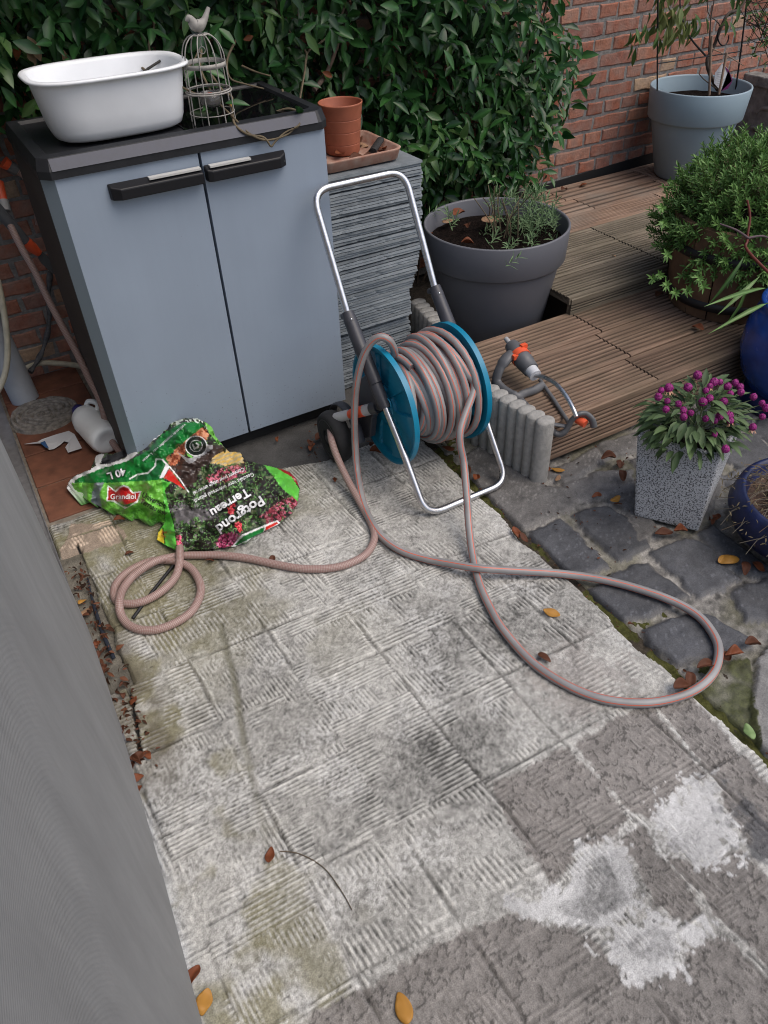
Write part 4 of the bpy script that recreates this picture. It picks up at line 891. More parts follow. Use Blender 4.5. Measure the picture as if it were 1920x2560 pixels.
for x, s_ in ((XL, -1), (XR, 1)):
    mb = MB(); d_ = Vector((0, .245, .25)).normalized()
    mb.tube([(x, 1.650, .272), (x, 1.70, .322), (x, 1.73, .352)], [.0185, .0195, .0185], 16)
    mb.tube([(x, 1.70, .33), (x, 1.78, .405), (x, 1.845, .478)], [.019, .0215, .0195], 16)
    mb.tube([(x, 1.838, .470), (x, 1.856, .495)], [.0205, .0165], 16)
    mb.tube([(x, 1.868, .475), (x+.0, 1.888, .466)], [.011, .009], 10)
    arm = mb.build('side_arm', blk, rl)
    mb = MB(); mb.ball((x-.004, 1.826, .484), .0042, 8); mb.build('rivet', steel, arm)
    # axle bracket: a rounded plate from the arm down to the wheel
    yz = [(1.655, .262), (1.690, .250), (1.722, .200), (1.74, .12), (1.80, .075), (1.845, .07), (1.87, .11), (1.845, .18), (1.80, .255), (1.775, .315), (1.735, .352), (1.70, .33)]
    mb = MB(); n_ = len(yz); xa, xb = x-.011, x+.011
    mb.add([(xa, a, b_) for a, b_ in yz]+[(xb, a, b_) for a, b_ in yz], [list(range(n_)), [n_+i for i in range(n_)][::-1]]+[(i, n_+i, n_+(i+1) % n_, (i+1) % n_) for i in range(n_)])
    mb.build('axle_bracket', blk, rl, bevel=.003)
    wx = x+s_*.055 if s_ < 0 else x+.048
    wx = .835 if s_ < 0 else 1.27
    wh = None; Ry = Matrix.Rotation(math.radians(90), 3, 'Y'); mb = MB(); wy, wz, wr = 1.845, .089, .087
    mb.lathe([(.030, -.026), (.070, -.026), (.080, -.024), (wr-.002, -.014), (wr, -.004), (wr, .004), (wr-.002, .014), (.080, .024), (.070, .026), (.030, .026)], (wx, wy, wz), 40, M3=Ry)
    wh = mb.build('wheel', tyre, rl)
    mb = MB(); mb.lathe([(.001, -.020), (.058, -.020), (.062, -.0262), (.066, -.0262)], (wx, wy, wz), 32, M3=Ry); mb.lathe([(.001, .020), (.058, .020), (.062, .0262), (.066, .0262)], (wx, wy, wz), 32, M3=Ry)
    mb.tube([(wx-.03, wy, wz), (wx+.03, wy, wz)], .014, 14); mb.build('hub', blk, wh)
    mb = MB(); mb.tube([(wx-s_*.01, wy, wz), (x, wy, wz)], .010, 10); mb.build('axle', blk, rl)
# fender guard over the left wheel
mb = MB(); P = [(.878, 1.845+.098*math.cos(a), .089+.098*math.sin(a)) for a in [math.radians(20+150*k/14) for k in range(15)]]
mb.tube(P, .016, 8, flat=.35, upv=Vector((0, 1, 0))); mb.build('wheel_guard', blk, rl)
def flange(xc, s_):
    mb = MB(); NR, NT, R_ = 26, 168, .187; vs = []
    for i in range(NR+1):
        r = .022+(R_-.022)*i/NR
        for k in range(NT):
            a = 2*math.pi*k/NT; d = ((a*6/(2*math.pi)) % 1)-.5
            rad = min(max((r-.062)/.010, 0), max((.166-r)/.007, 0), 1); wid = .33-.10*(r-.06)/.1
            ang = min(max((wid-abs(d))/.055, 0), 1); dep = -.022*rad*ang
            if r > .172: dep += .007*min(1, (r-.172)/.004)
            if r < .05: dep += .006
            vs.append((xc+s_*(dep+.004), RY+r*math.cos(a), RZ+r*math.sin(a)))
    fs = [(i*NT+k, i*NT+(k+1) % NT, (i+1)*NT+(k+1) % NT, (i+1)*NT+k) for i in range(NR) for k in range(NT)]
    mb.add(vs, fs, 0, None, False)
    # inner face and rim edge
    b0 = NR*NT; vs2 = [vs[b0+k] for k in range(NT)]; xi = xc-s_*.006
    v3 = [(xi, RY+R_*math.cos(2*math.pi*k/NT), RZ+R_*math.sin(2*math.pi*k/NT)) for k in range(NT)]
    v4 = [(xi, RY+.165*math.cos(2*math.pi*k/NT), RZ+.165*math.sin(2*math.pi*k/NT)) for k in range(NT)]
    v5 = [(xi+s_*(.002 if s_ > 0 else .002), RY+.06*math.cos(2*math.pi*k/NT), RZ+.06*math.sin(2*math.pi*k/NT)) for k in range(NT)]
    mb.add(vs2+v3, [(k, (k+1) % NT, NT+(k+1) % NT, NT+k) for k in range(NT)], 0, None, True)
    mb.add(v3+v4, [(k, (k+1) % NT, NT+(k+1) % NT, NT+k) for k in range(NT)])
    if s_ > 0:
        # right flange shows its inner side with window slots
        vv = []
        for i in range(15):
            r = .075+.09*i/14
            for k in range(NT):
                a = 2*math.pi*k/NT; d = ((a*6/(2*math.pi)+.25) % 1)-.5; ang = min(max((.27-abs(d))/.05, 0), 1)*min(max((r-.09)/.01, 0), max((.158-r)/.006, 0), 1)
                vv.append((xi+.0015+.016*ang, RY+r*math.cos(a), RZ+r*math.sin(a)))
        mb.add(vv, [(i*NT+k, i*NT+(k+1) % NT, (i+1)*NT+(k+1) % NT, (i+1)*NT+k) for i in range(14) for k in range(NT)])
    else:
        mb.add(v4+v5, [(k, (k+1) % NT, NT+(k+1) % NT, NT+k) for k in range(NT)])
    o = mb.build('flange', teal, rl)
    mb = MB(); mb.tube([(xc-s_*.008, RY, RZ), (xc+s_*.016, RY, RZ)], .030, 24); mb.build('hub', teal, o)
    return o
fl = flange(.950, -1); flange(1.200, 1)
mb = MB(); mb.lathe([(.013, 0), (.016, .002), (.013, .004)], (.931, RY-.058, RZ+.045), 18, M3=Matrix.Rotation(math.radians(-90), 3, 'Y')); mb.build('crank_lug', teal, fl)
mb = MB(); mb.tube([(.952, RY, RZ), (1.2, RY, RZ)], .072, 40, cap=False); mb.build('drum', teal, rl)

# ---- grey hose with orange stripes: wound on the drum and looping over the slab
hosem = bpy.data.materials.new('striped_hose'); hosem.use_nodes = True; n = hosem.node_tree.nodes; L = hosem.node_tree.links; p = n['Principled BSDF']; p.inputs['Roughness'].default_value = .42
uv = n.new('ShaderNodeUVMap'); sx = n.new('ShaderNodeSeparateXYZ'); L.new(uv.outputs[0], sx.inputs[0])
ma = n.new('ShaderNodeMath'); ma.operation = 'MULTIPLY'; ma.inputs[1].default_value = 4; L.new(sx.outputs['Y'], ma.inputs[0])
mf = n.new('ShaderNodeMath'); mf.operation = 'FRACT'; L.new(ma.outputs[0], mf.inputs[0])
mg = n.new('ShaderNodeMath'); mg.operation = 'LESS_THAN'; mg.inputs[1].default_value = .15; L.new(mf.outputs[0], mg.inputs[0])
nz = n.new('ShaderNodeTexNoise'); nz.inputs['Scale'].default_value = 9; nz.inputs['Detail'].default_value = 6; tc = n.new('ShaderNodeTexCoord'); L.new(tc.outputs['Object'], nz.inputs['Vector'])
rp = n.new('ShaderNodeValToRGB'); rp.color_ramp.elements[0].color = (.20, .195, .195, 1); rp.color_ramp.elements[1].color = (.30, .295, .292, 1); rp.color_ramp.elements[0].position = .3; rp.color_ramp.elements[1].position = .7; L.new(nz.outputs['Fac'], rp.inputs['Fac'])
mx = n.new('ShaderNodeMixRGB'); mx.inputs['Color2'].default_value = (.56, .115, .065, 1); L.new(mg.outputs[0], mx.inputs['Fac']); L.new(rp.outputs[0], mx.inputs['Color1']); L.new(mx.outputs[0], p.inputs['Base Color'])
HR = .0112; rnd = random.Random(12)
P = []
NTN = 30
def coil(th):
    """centre line of the winding for a running angle: three passes over the drum"""
    t = th/(2*math.pi); pas = t/10.0
    k = int(pas); f = pas-k; x = f if k % 2 == 0 else 1-f
    a = [0.086, .108, .130, .148][min(k, 3)]-(.030*(1-x)**2 if k >= 2 else 0)
    xx = .974+.190*x
    r = a+.013*max(0, (xx-1.02)/.17)*(k+1)/2+(.004*math.sin(7.3*t)+.003*math.sin(3.1*t+2) if k >= 1 else 0)
    xx += (.015*math.sin(th+1.3*k+.9*math.sin(1.7*t)) if k >= 1 else 0)+(.006*math.sin(2.3*t) if k >= 1 else 0)
    return Vector((min(max(xx, .969), 1.172), RY+r*math.cos(th), RZ+r*math.sin(th)))
TH0 = math.radians(70); END = 2*math.pi*27.35
for k in range(int(37.35*30)): P.append(coil(TH0*0+2*math.pi*k/30))
# the front tail: leaves the winding at the front, drops over the foot bar to the slab and runs the loop
th_end = 2*math.pi*27.35
front = [Vector((1.085+.0005*a, RY+.166*math.cos(math.radians(a)), RZ+.166*math.sin(math.radians(a)))) for a in (40, 60, 80, 100, 120, 140, 158)]+[gp(1150, 1080, .225), gp(1160, 1160, .145), gp(1167, 1240, .095), gp(1174, 1330, .045), gp(1184, 1400, .018), gp(1200, 1462, .013), gp(1226, 1520, .012), gp(1262, 1580, .012), gp(1345, 1668, .012), gp(1470, 1737, .012), gp(1600, 1758, .012), gp(1712, 1737, .013), gp(1778, 1690, .014),
         gp(1797, 1630, .013), gp(1780, 1580, .013), gp(1735, 1532, .013), gp(1650, 1490, .014), gp(1520, 1452, .014), gp(1400, 1434, .016), gp(1290, 1427, .024), gp(1200, 1421, .035), gp(1130, 1410, .024), gp(1060, 1396, .014), gp(1000, 1375, .013), gp(955, 1342, .013), gp(926, 1300, .016), gp(906, 1250, .026), gp(893, 1180, .055)]
up_ = [ox(888, 1110, .845), ox(886, 1040, .858), ox(890, 970, .872), ox(902, 910, .890), ox(921, 866, .910), ox(948, 843, .936), ox(974, 853, .962), ox(986, 885, .986)]
mbh = MB()
# wound part
hz = thing('garden_hose', 'grey garden hose with orange stripes wound on the reel and looping over the slab', 'hose', (1.05, 1.4, 0))
mb = MB(); mb.tube(P, HR, 12); mb.build('wound_length', hosem, hz)
mb = MB(); mb.tube(spline(front+up_+[Vector((1.0, 1.80, .355)), Vector((1.02, 1.84, .30))], 9), HR, 16); mb.build('loose_loop', hosem, hz)

# ---- pink braided hose: tap, cabinet side, coil in front of the bag, reel inlet
pinkm = bpy.data.materials.new('braided_hose'); pinkm.use_nodes = True; n = pinkm.node_tree.nodes; L = pinkm.node_tree.links; p = n['Principled BSDF']; p.inputs['Roughness'].default_value = .5
uv = n.new('ShaderNodeUVMap'); sx = n.new('ShaderNodeSeparateXYZ'); L.new(uv.outputs[0], sx.inputs[0])
def mnode(op, a, b_=None):
    q = n.new('ShaderNodeMath'); q.operation = op
    for i, v_ in enumerate((a, b_)):
        if v_ is None: continue
        if isinstance(v_, (int, float)): q.inputs[i].default_value = v_
        else: L.new(v_, q.inputs[i])
    return q.outputs[0]
uu = mnode('MULTIPLY', sx.outputs['X'], 2*math.pi/.0088); vv_ = mnode('MULTIPLY', sx.outputs['Y'], 2*math.pi*9)
s1 = mnode('SINE', mnode('ADD', uu, vv_)); s2 = mnode('SINE', mnode('SUBTRACT', uu, vv_)); pr_ = mnode('MULTIPLY', s1, s2)
rp = n.new('ShaderNodeValToRGB'); rp.color_ramp.elements[0].position = .1; rp.color_ramp.elements[1].position = .62; rp.color_ramp.elements[0].color = (.40, .325, .295, 1); rp.color_ramp.elements[1].color = (.255, .145, .125, 1)
L.new(mnode('ADD', mnode('MULTIPLY', pr_, .5), .5), rp.inputs['Fac']); L.new(rp.outputs[0], p.inputs['Base Color'])
PR = .0112
z3 = lambda a, b_, z=.0115: gp(100+.2411*a, 1280+.2411*b_, z)
pk = [ox(846, 1043, .846), ox(832, 1052, .832), ox(826, 1070, .822), gp(830, 1105, .115), gp(846, 1150, .080), gp(872, 1205, .045), gp(905, 1265, .020), gp(930, 1312, .013), gp(936, 1346, .0115), gp(918, 1382, .0115), gp(880, 1406, .0115), gp(830, 1420, .0115), gp(760, 1422, .0115), gp(690, 1411, .0115), gp(620, 1396, .0115), gp(550, 1388, .0115),
      z3(1659, 448), z3(1480, 452), z3(1350, 470, .016), z3(1200, 510, .030), z3(1060, 590, .028), z3(940, 690, .020), z3(855, 810, .022), z3(822, 930, .030), z3(838, 1060, .016), z3(910, 1165), z3(1050, 1222), z3(1230, 1215), z3(1430, 1135), z3(1580, 1020), z3(1660, 860), z3(1655, 730), z3(1580, 600), z3(1470, 532, .014), z3(1330, 502, .013),
      z3(1150, 512, .012), z3(1000, 570, .012), z3(870, 655, .012), z3(785, 760, .012), z3(768, 850, .012), z3(800, 925, .012), z3(890, 952, .012), z3(1010, 945, .013), z3(1150, 892, .014), z3(1300, 790, .016), z3(1405, 670, .018), z3(1445, 540, .024), z3(1448, 420, .030), gp(449, 1360, .026), gp(448, 1320, .018), gp(420, 1250, .014), gp(360, 1190, .014), gp(310, 1140, .018)]
pk2 = [Vector((.216, 2.32, .05)), oy(253, 1009, 2.38), oy(222, 945, 2.43), oy(190, 879, 2.48), oy(127, 761, 2.57), oy(87, 678, 2.64), oy(54, 620, 2.69), oy(30, 572, 2.73), oy(16, 538, 2.76)]
ph_ = thing('braided_hose', 'pinkish braided hose coiled before the soil bag and climbing beside the cabinet', 'hose', (.3, 1.8, 0))
mb = MB(); mb.tube(spline(pk+pk2, 8), PR, 16); mb.build('hose_length', pinkm, ph_)
A = ox(848, 1043, .846); B = ox(928, 1022, XL-.012); ax = (B-A)
mb = MB(); mb.tube([A-ax*.10, A+ax*.30, A+ax*.34], [.0165, .0165, .013], 16); mb.build('connector_nut', lgrey, ph_)
mb = MB(); mb.tube([A+ax*.34, A+ax*.42, A+ax*.80], [.0135, .0165, .0180], 16); mb.build('connector_grip', orange, ph_)
mb = MB(); mb.tube([A+ax*.80, A+ax*1.02], [.0175, .0175], 16); mb.tube([A+ax*1.02, A+ax*1.2], [.0195, .0195], 16, 1); mb.build('connector_collar', [lgrey, blk], ph_)
# connectors on the wall end
T0, T1 = oy(10, 515, 2.76), oy(-6, 462, 2.80)
mb = MB(); dd = T1-T0; mb.tube([T0-dd*.25, T0+dd*.25], [.016, .018], 14); mb.build('tap_nut', lgrey, ph_)
mb = MB(); mb.tube([T0+dd*.25, T0+dd*1.1], [.016, .020], 14); mb.build('tap_grip', orange, ph_)
# second short hose from a tap to behind the cabinet
sh = thing('tap_hose', 'short brown braided hose with grey coupling running from wall behind the cabinet', 'hose', (.2, 2.85, .6))
Q = [oy(38, 425, 2.80), oy(60, 440, 2.80), oy(78, 470, 2.81), oy(88, 505, 2.83), oy(96, 560, 2.85)]
mb = MB(); mb.tube(spline(Q, 6), .0105, 12); mb.build('hose_length', pinkm, sh)
mb = MB(); d_ = Q[0]-Q[1]; mb.tube([Q[0]-d_*.2, Q[0]+d_*.7], [.018, .020], 6); mb.build('coupling', mat('mid_grey_plastic', (.12, .12, .12), .5), sh)
mb = MB(); mb.tube([Q[0]+d_*.7, Q[0]+d_*1.3], [.016, .020], 14); mb.build('coupling_ring', orange, sh)
# ---- torn bag of potting soil: one crumpled sheet, its print set face by face
qx = lambda a, b_: (100+.4219*a, 1000+.4219*b_)
OUT = [(155, 520), (175, 470), (215, 440), (300, 410), (330, 330), (365, 312), (430, 318), (500, 290), (600, 235), (690, 192), (700, 140), (735, 160), (790, 128), (850, 106), (930, 108), (985, 130), (1020, 160), (1040, 210), (1080, 260), (1120, 305), (1190, 310), (1215, 350), (1310, 380), (1400, 398), (1480, 425), (1520, 465), (1540, 520), (1530, 610), (1490, 680), (1420, 735), (1300, 795), (1160, 868), (1040, 885), (900, 888), (820, 892), (750, 868), (690, 830), (700, 770), (735, 722), (690, 722), (560, 703), (440, 672), (330, 622), (240, 572), (180, 552)]
ZC = [(155, 520, .02), (180, 550, .012), (175, 470, .035), (215, 440, .05), (300, 410, .075), (330, 330, .06), (365, 312, .055), (430, 318, .06), (500, 290, .08), (600, 235, .12), (690, 192, .15), (715, 145, .165), (790, 128, .18), (850, 106, .195), (930, 108, .20), (985, 130, .195), (1020, 160, .18), (1050, 215, .155), (1080, 260, .13), (1120, 305, .10), (1190, 312, .075), (1215, 350, .065), (1310, 380, .04), (1400, 398, .03), (1480, 425, .018), (1535, 500, .01), (1530, 610, .008), (1490, 680, .006), (1420, 735, .006), (1300, 795, .006), (1160, 868, .006), (1040, 885, .006), (900, 888, .01), (820, 890, .02), (750, 868, .02), (690, 830, .012), (700, 770, .02), (735, 722, .022), (690, 722, .012), (560, 703, .008), (440, 672, .008), (330, 622, .008), (240, 572, .010),
      (350, 480, .085), (500, 480, .115), (650, 480, .13), (720, 475, .135), (380, 560, .075), (520, 590, .085), (640, 600, .09), (700, 640, .075), (600, 680, .035), (450, 640, .035), (300, 560, .045),
      (740, 520, .115), (760, 640, .085), (790, 760, .06), (810, 850, .035), (450, 400, .10), (600, 350, .135), (720, 290, .16), (830, 220, .185), (900, 170, .2), (800, 400, .115), (880, 480, .10), (900, 330, .145), (960, 250, .175), (1000, 330, .125), (1000, 430, .105), (1100, 430, .095), (1100, 560, .098), (950, 600, .095), (900, 720, .07), (1050, 720, .08), (1200, 620, .085), (1300, 560, .07), (1300, 680, .05), (1180, 760, .05), (1000, 830, .035), (1420, 540, .045), (1380, 450, .052), (1250, 460, .075), (880, 830, .035)]
ZC = np.array(ZC, float)
def bagz(a, b_):
    a = np.asarray(a, float); b_ = np.asarray(b_, float); num = 0; den = 0
    for x, y, z in ZC:
        w_ = 1/(((a-x)**2+(b_-y)**2)/1e4+.02)**1.6; num = num+w_*z; den = den+w_
    z = num/den; e = pdist(a, b_, OUT+[OUT[0]])
    n1 = np.abs(fbm(a, b_, .006, 701, 3)-.5)*2; n2 = np.abs(fbm(a+.5*b_, b_-.4*a, .013, 711, 3)-.5)*2
    n3_ = np.abs(fbm(a-.8*b_, b_+.3*a, .02, 717, 2)-.5)*2; cr = .034*n1+.016*n2+.006*n3_-.014
    return np.maximum(z+cr*np.clip(e/40, .15, 1), .004)
def bag3(a, b_, lift=0.):
    z = bagz(a, b_)+lift; px, py = 100+.4219*np.asarray(a, float), 1000+.4219*np.asarray(b_, float)
    d = np.stack([px-960, py-1280, np.full(px.shape, FPX)], -1) @ RC.T; t = (z-CAMH)/d[..., 2]
    return np.stack([d[..., 0]*t, d[..., 1]*t, z], -1)
st = 3.6
ga = np.arange(140, 1556, st); gb = np.arange(95, 905, st); A, B = np.meshgrid(ga, gb); nx, ny = len(ga), len(gb)
oa = A+3*(fbm(A, B, .03, 721, 3)-.5)*2; ob = B+3*(fbm(A, B, .03, 725, 3)-.5)*2
ins = inpoly(oa, ob, OUT)
colr = np.zeros(A.shape+(3,)); n1 = fbm(A, B, .035, 731, 4); n2 = fbm(A, B, .075, 741, 3); n3 = vnoise(A, B, .16, 751)
# printed picture of foliage and earth
colr[:] = S(46, 41, 38); ff = (n1 > .53); colr[ff] = S(46, 70, 40); colr[n2 > .66] = S(84, 118, 66); colr[(n2 < .36)] = S(30, 27, 26); colr[(n1 > .67)] = S(104, 112, 84)
colr[(np.abs(fbm(A, B, .02, 761, 3)-.5) < .014) & (n3 > .4)] = S(120, 170, 100)
def zone(P, c, wob=3.): 
    k = inpoly(A+wob*(n3-.5)*2, B+wob*(n2-.5)*4, P); colr[k] = S(*c); return k
def line(P, w_, c): colr[pdist(A, B, P) < w_] = S(*c)
def fl(P, base, thr=.42):
    k = inpoly(A+10*(n2-.5)*2, B+10*(n3-.5), P) & (n2 > thr); colr[k] = np.array([S(*base)])[0]; k2 = k & (n3 > .6); colr[k2] = S(min(255, base[0]+50), min(255, base[1]+60), min(255, base[2]+60)); k3 = k & (n3 < .25); colr[k3] = S(base[0]*.5, base[1]*.5, base[2]*.5)
fl([(980, 450), (1080, 405), (1210, 375), (1225, 430), (1100, 490), (1000, 490)], (158, 62, 80), .5); fl([(1300, 690), (1420, 600), (1530, 560), (1530, 650), (1420, 720), (1330, 760)], (134, 48, 64), .5)
fl([(1040, 875), (1065, 800), (1150, 780), (1190, 810), (1130, 870)], (150, 50, 88), .3); fl([(1150, 730), (1190, 715), (1200, 770), (1175, 790)], (205, 60, 70), .2); fl([(805, 800), (835, 800), (850, 880), (815, 890)], (200, 70, 100), .3); fl([(1110, 620), (1160, 600), (1150, 680), (1120, 690)], (190, 50, 60), .4)
zone([(780, 650), (860, 620), (1000, 650), (1060, 690), (900, 720), (800, 740)], (105, 102, 104), 22)
zone([(770, 390), (860, 330), (1060, 260), (1110, 300), (960, 400), (900, 520), (860, 520)], (62, 50, 46), 8)
k = zone([(748, 345), (955, 150), (1005, 200), (985, 245), (870, 290), (805, 390), (765, 385)], (176, 104, 72), 9); colr[k & (n2 > .55)] = S(214, 150, 116); colr[k & (n2 < .4)] = S(140, 74, 54)
zone([(1030, 335), (1110, 290), (1195, 310), (1208, 372), (1100, 388), (1010, 372)], (176, 160, 120), 6); colr[inpoly(A, B, [(1030, 335), (1110, 290), (1195, 310), (1208, 372), (1100, 388), (1010, 372)]) & (np.sin(A*.11+B*.25+8*n1) > .3)] = S(205, 170, 90)
zone([(815, 312), (885, 380), (930, 350), (1022, 292), (1028, 268), (985, 262), (930, 330), (880, 345)], (160, 160, 162), 4)
G1, G2 = (28, 118, 50), (112, 184, 70)
G1 = (22, 112, 46)
zone([(200, 472), (350, 408), (520, 360), (640, 300), (720, 205), (850, 130), (950, 130), (975, 150), (955, 165), (770, 320), (745, 350), (770, 385), (725, 475), (420, 492), (205, 565), (195, 520)], G1)
zone([(530, 468), (575, 442), (640, 432), (682, 392), (688, 350), (745, 378), (712, 468)], (18, 96, 44)); line([(530, 468), (575, 442), (640, 432), (682, 392), (688, 350), (722, 352), (756, 384)], 4.5, (225, 228, 226))
zone([(745, 380), (772, 394), (730, 460), (706, 466)], (226, 228, 230), 1); zone([(768, 408), (733, 462), (790, 490), (862, 532)], (196, 42, 34), 1); line([(772, 400), (830, 470), (880, 545)], 4, (226, 228, 230))
zone([(360, 380), (362, 345), (440, 322), (520, 292), (640, 228), (694, 192), (600, 262), (520, 332), (420, 380)], (20, 21, 27), 2)
zone([(150, 525), (170, 468), (215, 436), (330, 392), (326, 330), (365, 308), (382, 318), (352, 385), (420, 372), (500, 345), (600, 258), (690, 196), (698, 136), (738, 156), (722, 200), (640, 262), (520, 362), (350, 410), (205, 474), (206, 522), (186, 560)], (214, 216, 216), 4)
colr[inpoly(A, B, [(780, 125), (850, 100), (935, 104), (1000, 150), (990, 170), (930, 135), (850, 132), (780, 165)]) & (n2 > .5)] = S(200, 212, 200)
zone([(975, 130), (1020, 160), (1040, 210), (1085, 262), (1060, 262), (1005, 200)], (110, 178, 78))
k = zone([(190, 492), (430, 490), (722, 472), (745, 500), (735, 600), (738, 722), (690, 724), (560, 705), (440, 674), (330, 624), (240, 574), (185, 545)], (104, 176, 62), 2); colr[k & (n1 > .56)] = S(122, 196, 84); colr[k & (B > 640) & (n2 > .5)] = S(86, 150, 56)
zone([(322, 490), (380, 488), (352, 560), (368, 645), (300, 612), (310, 545)], (128, 138, 144), 3)
zone([(722, 470), (775, 490), (738, 530), (762, 640), (792, 740), (812, 890), (745, 868), (690, 832), (700, 790), (742, 722), (738, 640)], (96, 190, 74), 2)
zone([(700, 786), (728, 758), (740, 852), (692, 832)], (212, 190, 58), 1); line([(728, 758), (740, 852)], 3, (30, 28, 22))
zone([(1318, 378), (1400, 396), (1490, 455), (1540, 530), (1526, 600), (1430, 520), (1380, 450)], (96, 190, 70)); zone([(1395, 398), (1482, 423), (1540, 490), (1538, 520), (1490, 455)], (150, 30, 30), 1)
zone([(1132, 872), (1195, 798), (1330, 740), (1405, 712), (1424, 730), (1335, 792), (1160, 872)], (226, 228, 226), 1); zone([(1150, 862), (1205, 806), (1332, 752), (1320, 785), (1165, 862)], (24, 110, 48), 1); zone([(1340, 750), (1404, 722), (1412, 732), (1330, 780)], (200, 44, 34), 1)
# shield with the maker's word
LG = [(408, 515), (447, 548), (470, 525), (495, 513), (520, 522), (548, 556), (590, 548), (572, 598), (502, 632), (440, 592), (402, 592)]
zone([(cx_, cy_) for cx_, cy_ in [(400, 502), (447, 536), (470, 514), (495, 503), (524, 512), (552, 546), (602, 538), (580, 606), (502, 645), (436, 604), (394, 600)]], (224, 226, 224), 0)
zone(LG, (172, 30, 30), 0); zone([(450, 600), (500, 622), (560, 606), (520, 634), (490, 628)], (22, 110, 48), 0)
# round seal
ex, ey = 925, 272; r_ = np.hypot((A-ex)*1.0, (B-ey)*1.08)
colr[r_ < 66] = S(222, 224, 222); colr[r_ < 60] = S(24, 34, 28); colr[(r_ < 38)] = S(222, 224, 222); colr[r_ < 34] = S(30, 60, 36)
colr[pdist(A, B, [(905, 262), (915, 290), (935, 280), (940, 262), (928, 258)]) < 5] = S(226, 228, 226)
colr[inpoly(A, B, [(930, 250), (955, 240), (950, 270)])] = S(60, 150, 60); colr[inpoly(A, B, [(870, 315), (900, 330), (905, 345), (875, 335)])] = S(120, 196, 90)
V = bag3(A, B).reshape(-1, 3); idx = np.arange(nx*ny).reshape(ny, nx)
Fq = np.stack([idx[:-1, :-1], idx[1:, :-1], idx[1:, 1:], idx[:-1, 1:]], -1)
kk = ins[:-1, :-1] & ins[1:, :-1] & ins[1:, 1:] & ins[:-1, 1:]; Fq = Fq[kk]
used = np.unique(Fq); rm = np.full(len(V), -1); rm[used] = np.arange(len(used)); V = V[used]; Fq = rm[Fq]; CV = colr.reshape(-1, 3)[used]
# skirt: the sheet turns under to the floor
ed = {}
for f in Fq.tolist():
    for i in range(4):
        e = (f[i], f[(i+1) % 4]); ed[e] = ed.get(e, 0)+1
bd = [e for e in ed if (e[1], e[0]) not in ed]; vn = {}; VV = V.tolist(); CC = CV.tolist(); cen = V.mean(0)
for a, b_ in bd:
    for i in (a, b_):
        if i not in vn:
            p_ = V[i]; vn[i] = len(VV); VV.append([p_[0]+(cen[0]-p_[0])*.06, min(p_[1]+(cen[1]-p_[1])*.06, 2.06), .003]); CC.append([.12, .30, .08] if CV[i][1] > .1 else CV[i].tolist())
FF = Fq.tolist()+[[b_, a, vn[a], vn[b_]] for a, b_ in bd]
bagm = bpy.data.materials.new('printed_film'); bagm.use_nodes = True; n = bagm.node_tree.nodes; L = bagm.node_tree.links; p = n['Principled BSDF']
at = n.new('ShaderNodeAttribute'); at.attribute_name = 'tint'; L.new(at.outputs['Color'], p.inputs['Base Color']); p.inputs['Roughness'].default_value = .28; p.inputs['Specular IOR Level'].default_value = .45
tc = n.new('ShaderNodeTexCoord'); nz = n.new('ShaderNodeTexNoise'); nz.inputs['Scale'].default_value = 30; nz.inputs['Detail'].default_value = 3; nz.noise_type = 'RIDGED_MULTIFRACTAL' if hasattr(nz, 'noise_type') else None; L.new(tc.outputs['Object'], nz.inputs['Vector'])
b = n.new('ShaderNodeBump'); b.inputs['Strength'].default_value = .4; b.inputs['Distance'].default_value = .003; L.new(nz.outputs['Fac'], b.inputs['Height']); L.new(b.outputs[0], p.inputs['Normal'])
bag = thing('soil_bag', 'crumpled open green printed plastic bag of potting soil lying before the cabinet', 'bag', (.38, 1.9, 0))
arrmesh('bag_film', VV, FF, bagm, bag, attrs={'tint': np.array(CC)})
def word(txt, pos, ang, size, m, lift=.0035, sx=1.0, bold=.0, obj=bag, name='lettering'):
    cu = bpy.data.curves.new('t', 'FONT'); cu.body = txt; cu.size = 1; cu.resolution_u = 3; cu.offset = bold; o = bpy.data.objects.new('t', cu); C.objects.link(o)
    dg = bpy.context.evaluated_depsgraph_get(); me = bpy.data.meshes.new_from_object(o.evaluated_get(dg)); bpy.data.objects.remove(o)
    bm = bmesh.new(); bm.from_mesh(me); bmesh.ops.triangulate(bm, faces=bm.faces[:])
    for _ in range(2): 
        long_ = [e for e in bm.edges if e.calc_length() > .22]
        if long_: bmesh.ops.subdivide_edges(bm, edges=long_, cuts=1); bmesh.ops.triangulate(bm, faces=bm.faces[:])
    bm.verts.index_update(); P2 = np.array([v_.co[:2] for v_ in bm.verts]); Fc = [[v_.index for v_ in f.verts] for f in bm.faces]; bm.free(); bpy.data.meshes.remove(me)
    th = math.radians(ang); d = (math.cos(th), math.sin(th)); up = (math.sin(th), -math.cos(th))
    a = pos[0]+size*(P2[:, 0]*sx*d[0]+P2[:, 1]*up[0]); b_ = pos[1]+size*(P2[:, 0]*sx*d[1]+P2[:, 1]*up[1])
    return arrmesh(name, bag3(a, b_, lift), np.array(Fc), m, obj, smooth=False)
inkw = mat('ink_white', (.74, .75, .76), .35); inkb = mat('ink_black', (.012, .014, .012), .4); inkr = mat('ink_red', (.40, .05, .03), .4)
word('Grandiol', (416, 588), -1, 44, inkw, sx=.98, bold=.02)
for lf, m_, bo_ in ((.003, inkb, .075), (.0055, inkw, .03)):
    word('Potgrond', (1308, 566), 146, 82, m_, lf, sx=1.06, bold=bo_); word('Terreau', (1226, 520), 149, 74, m_, lf, sx=1.08, bold=bo_)
    word('40 L', (500, 402), 163, 62, m_, lf, bold=bo_)
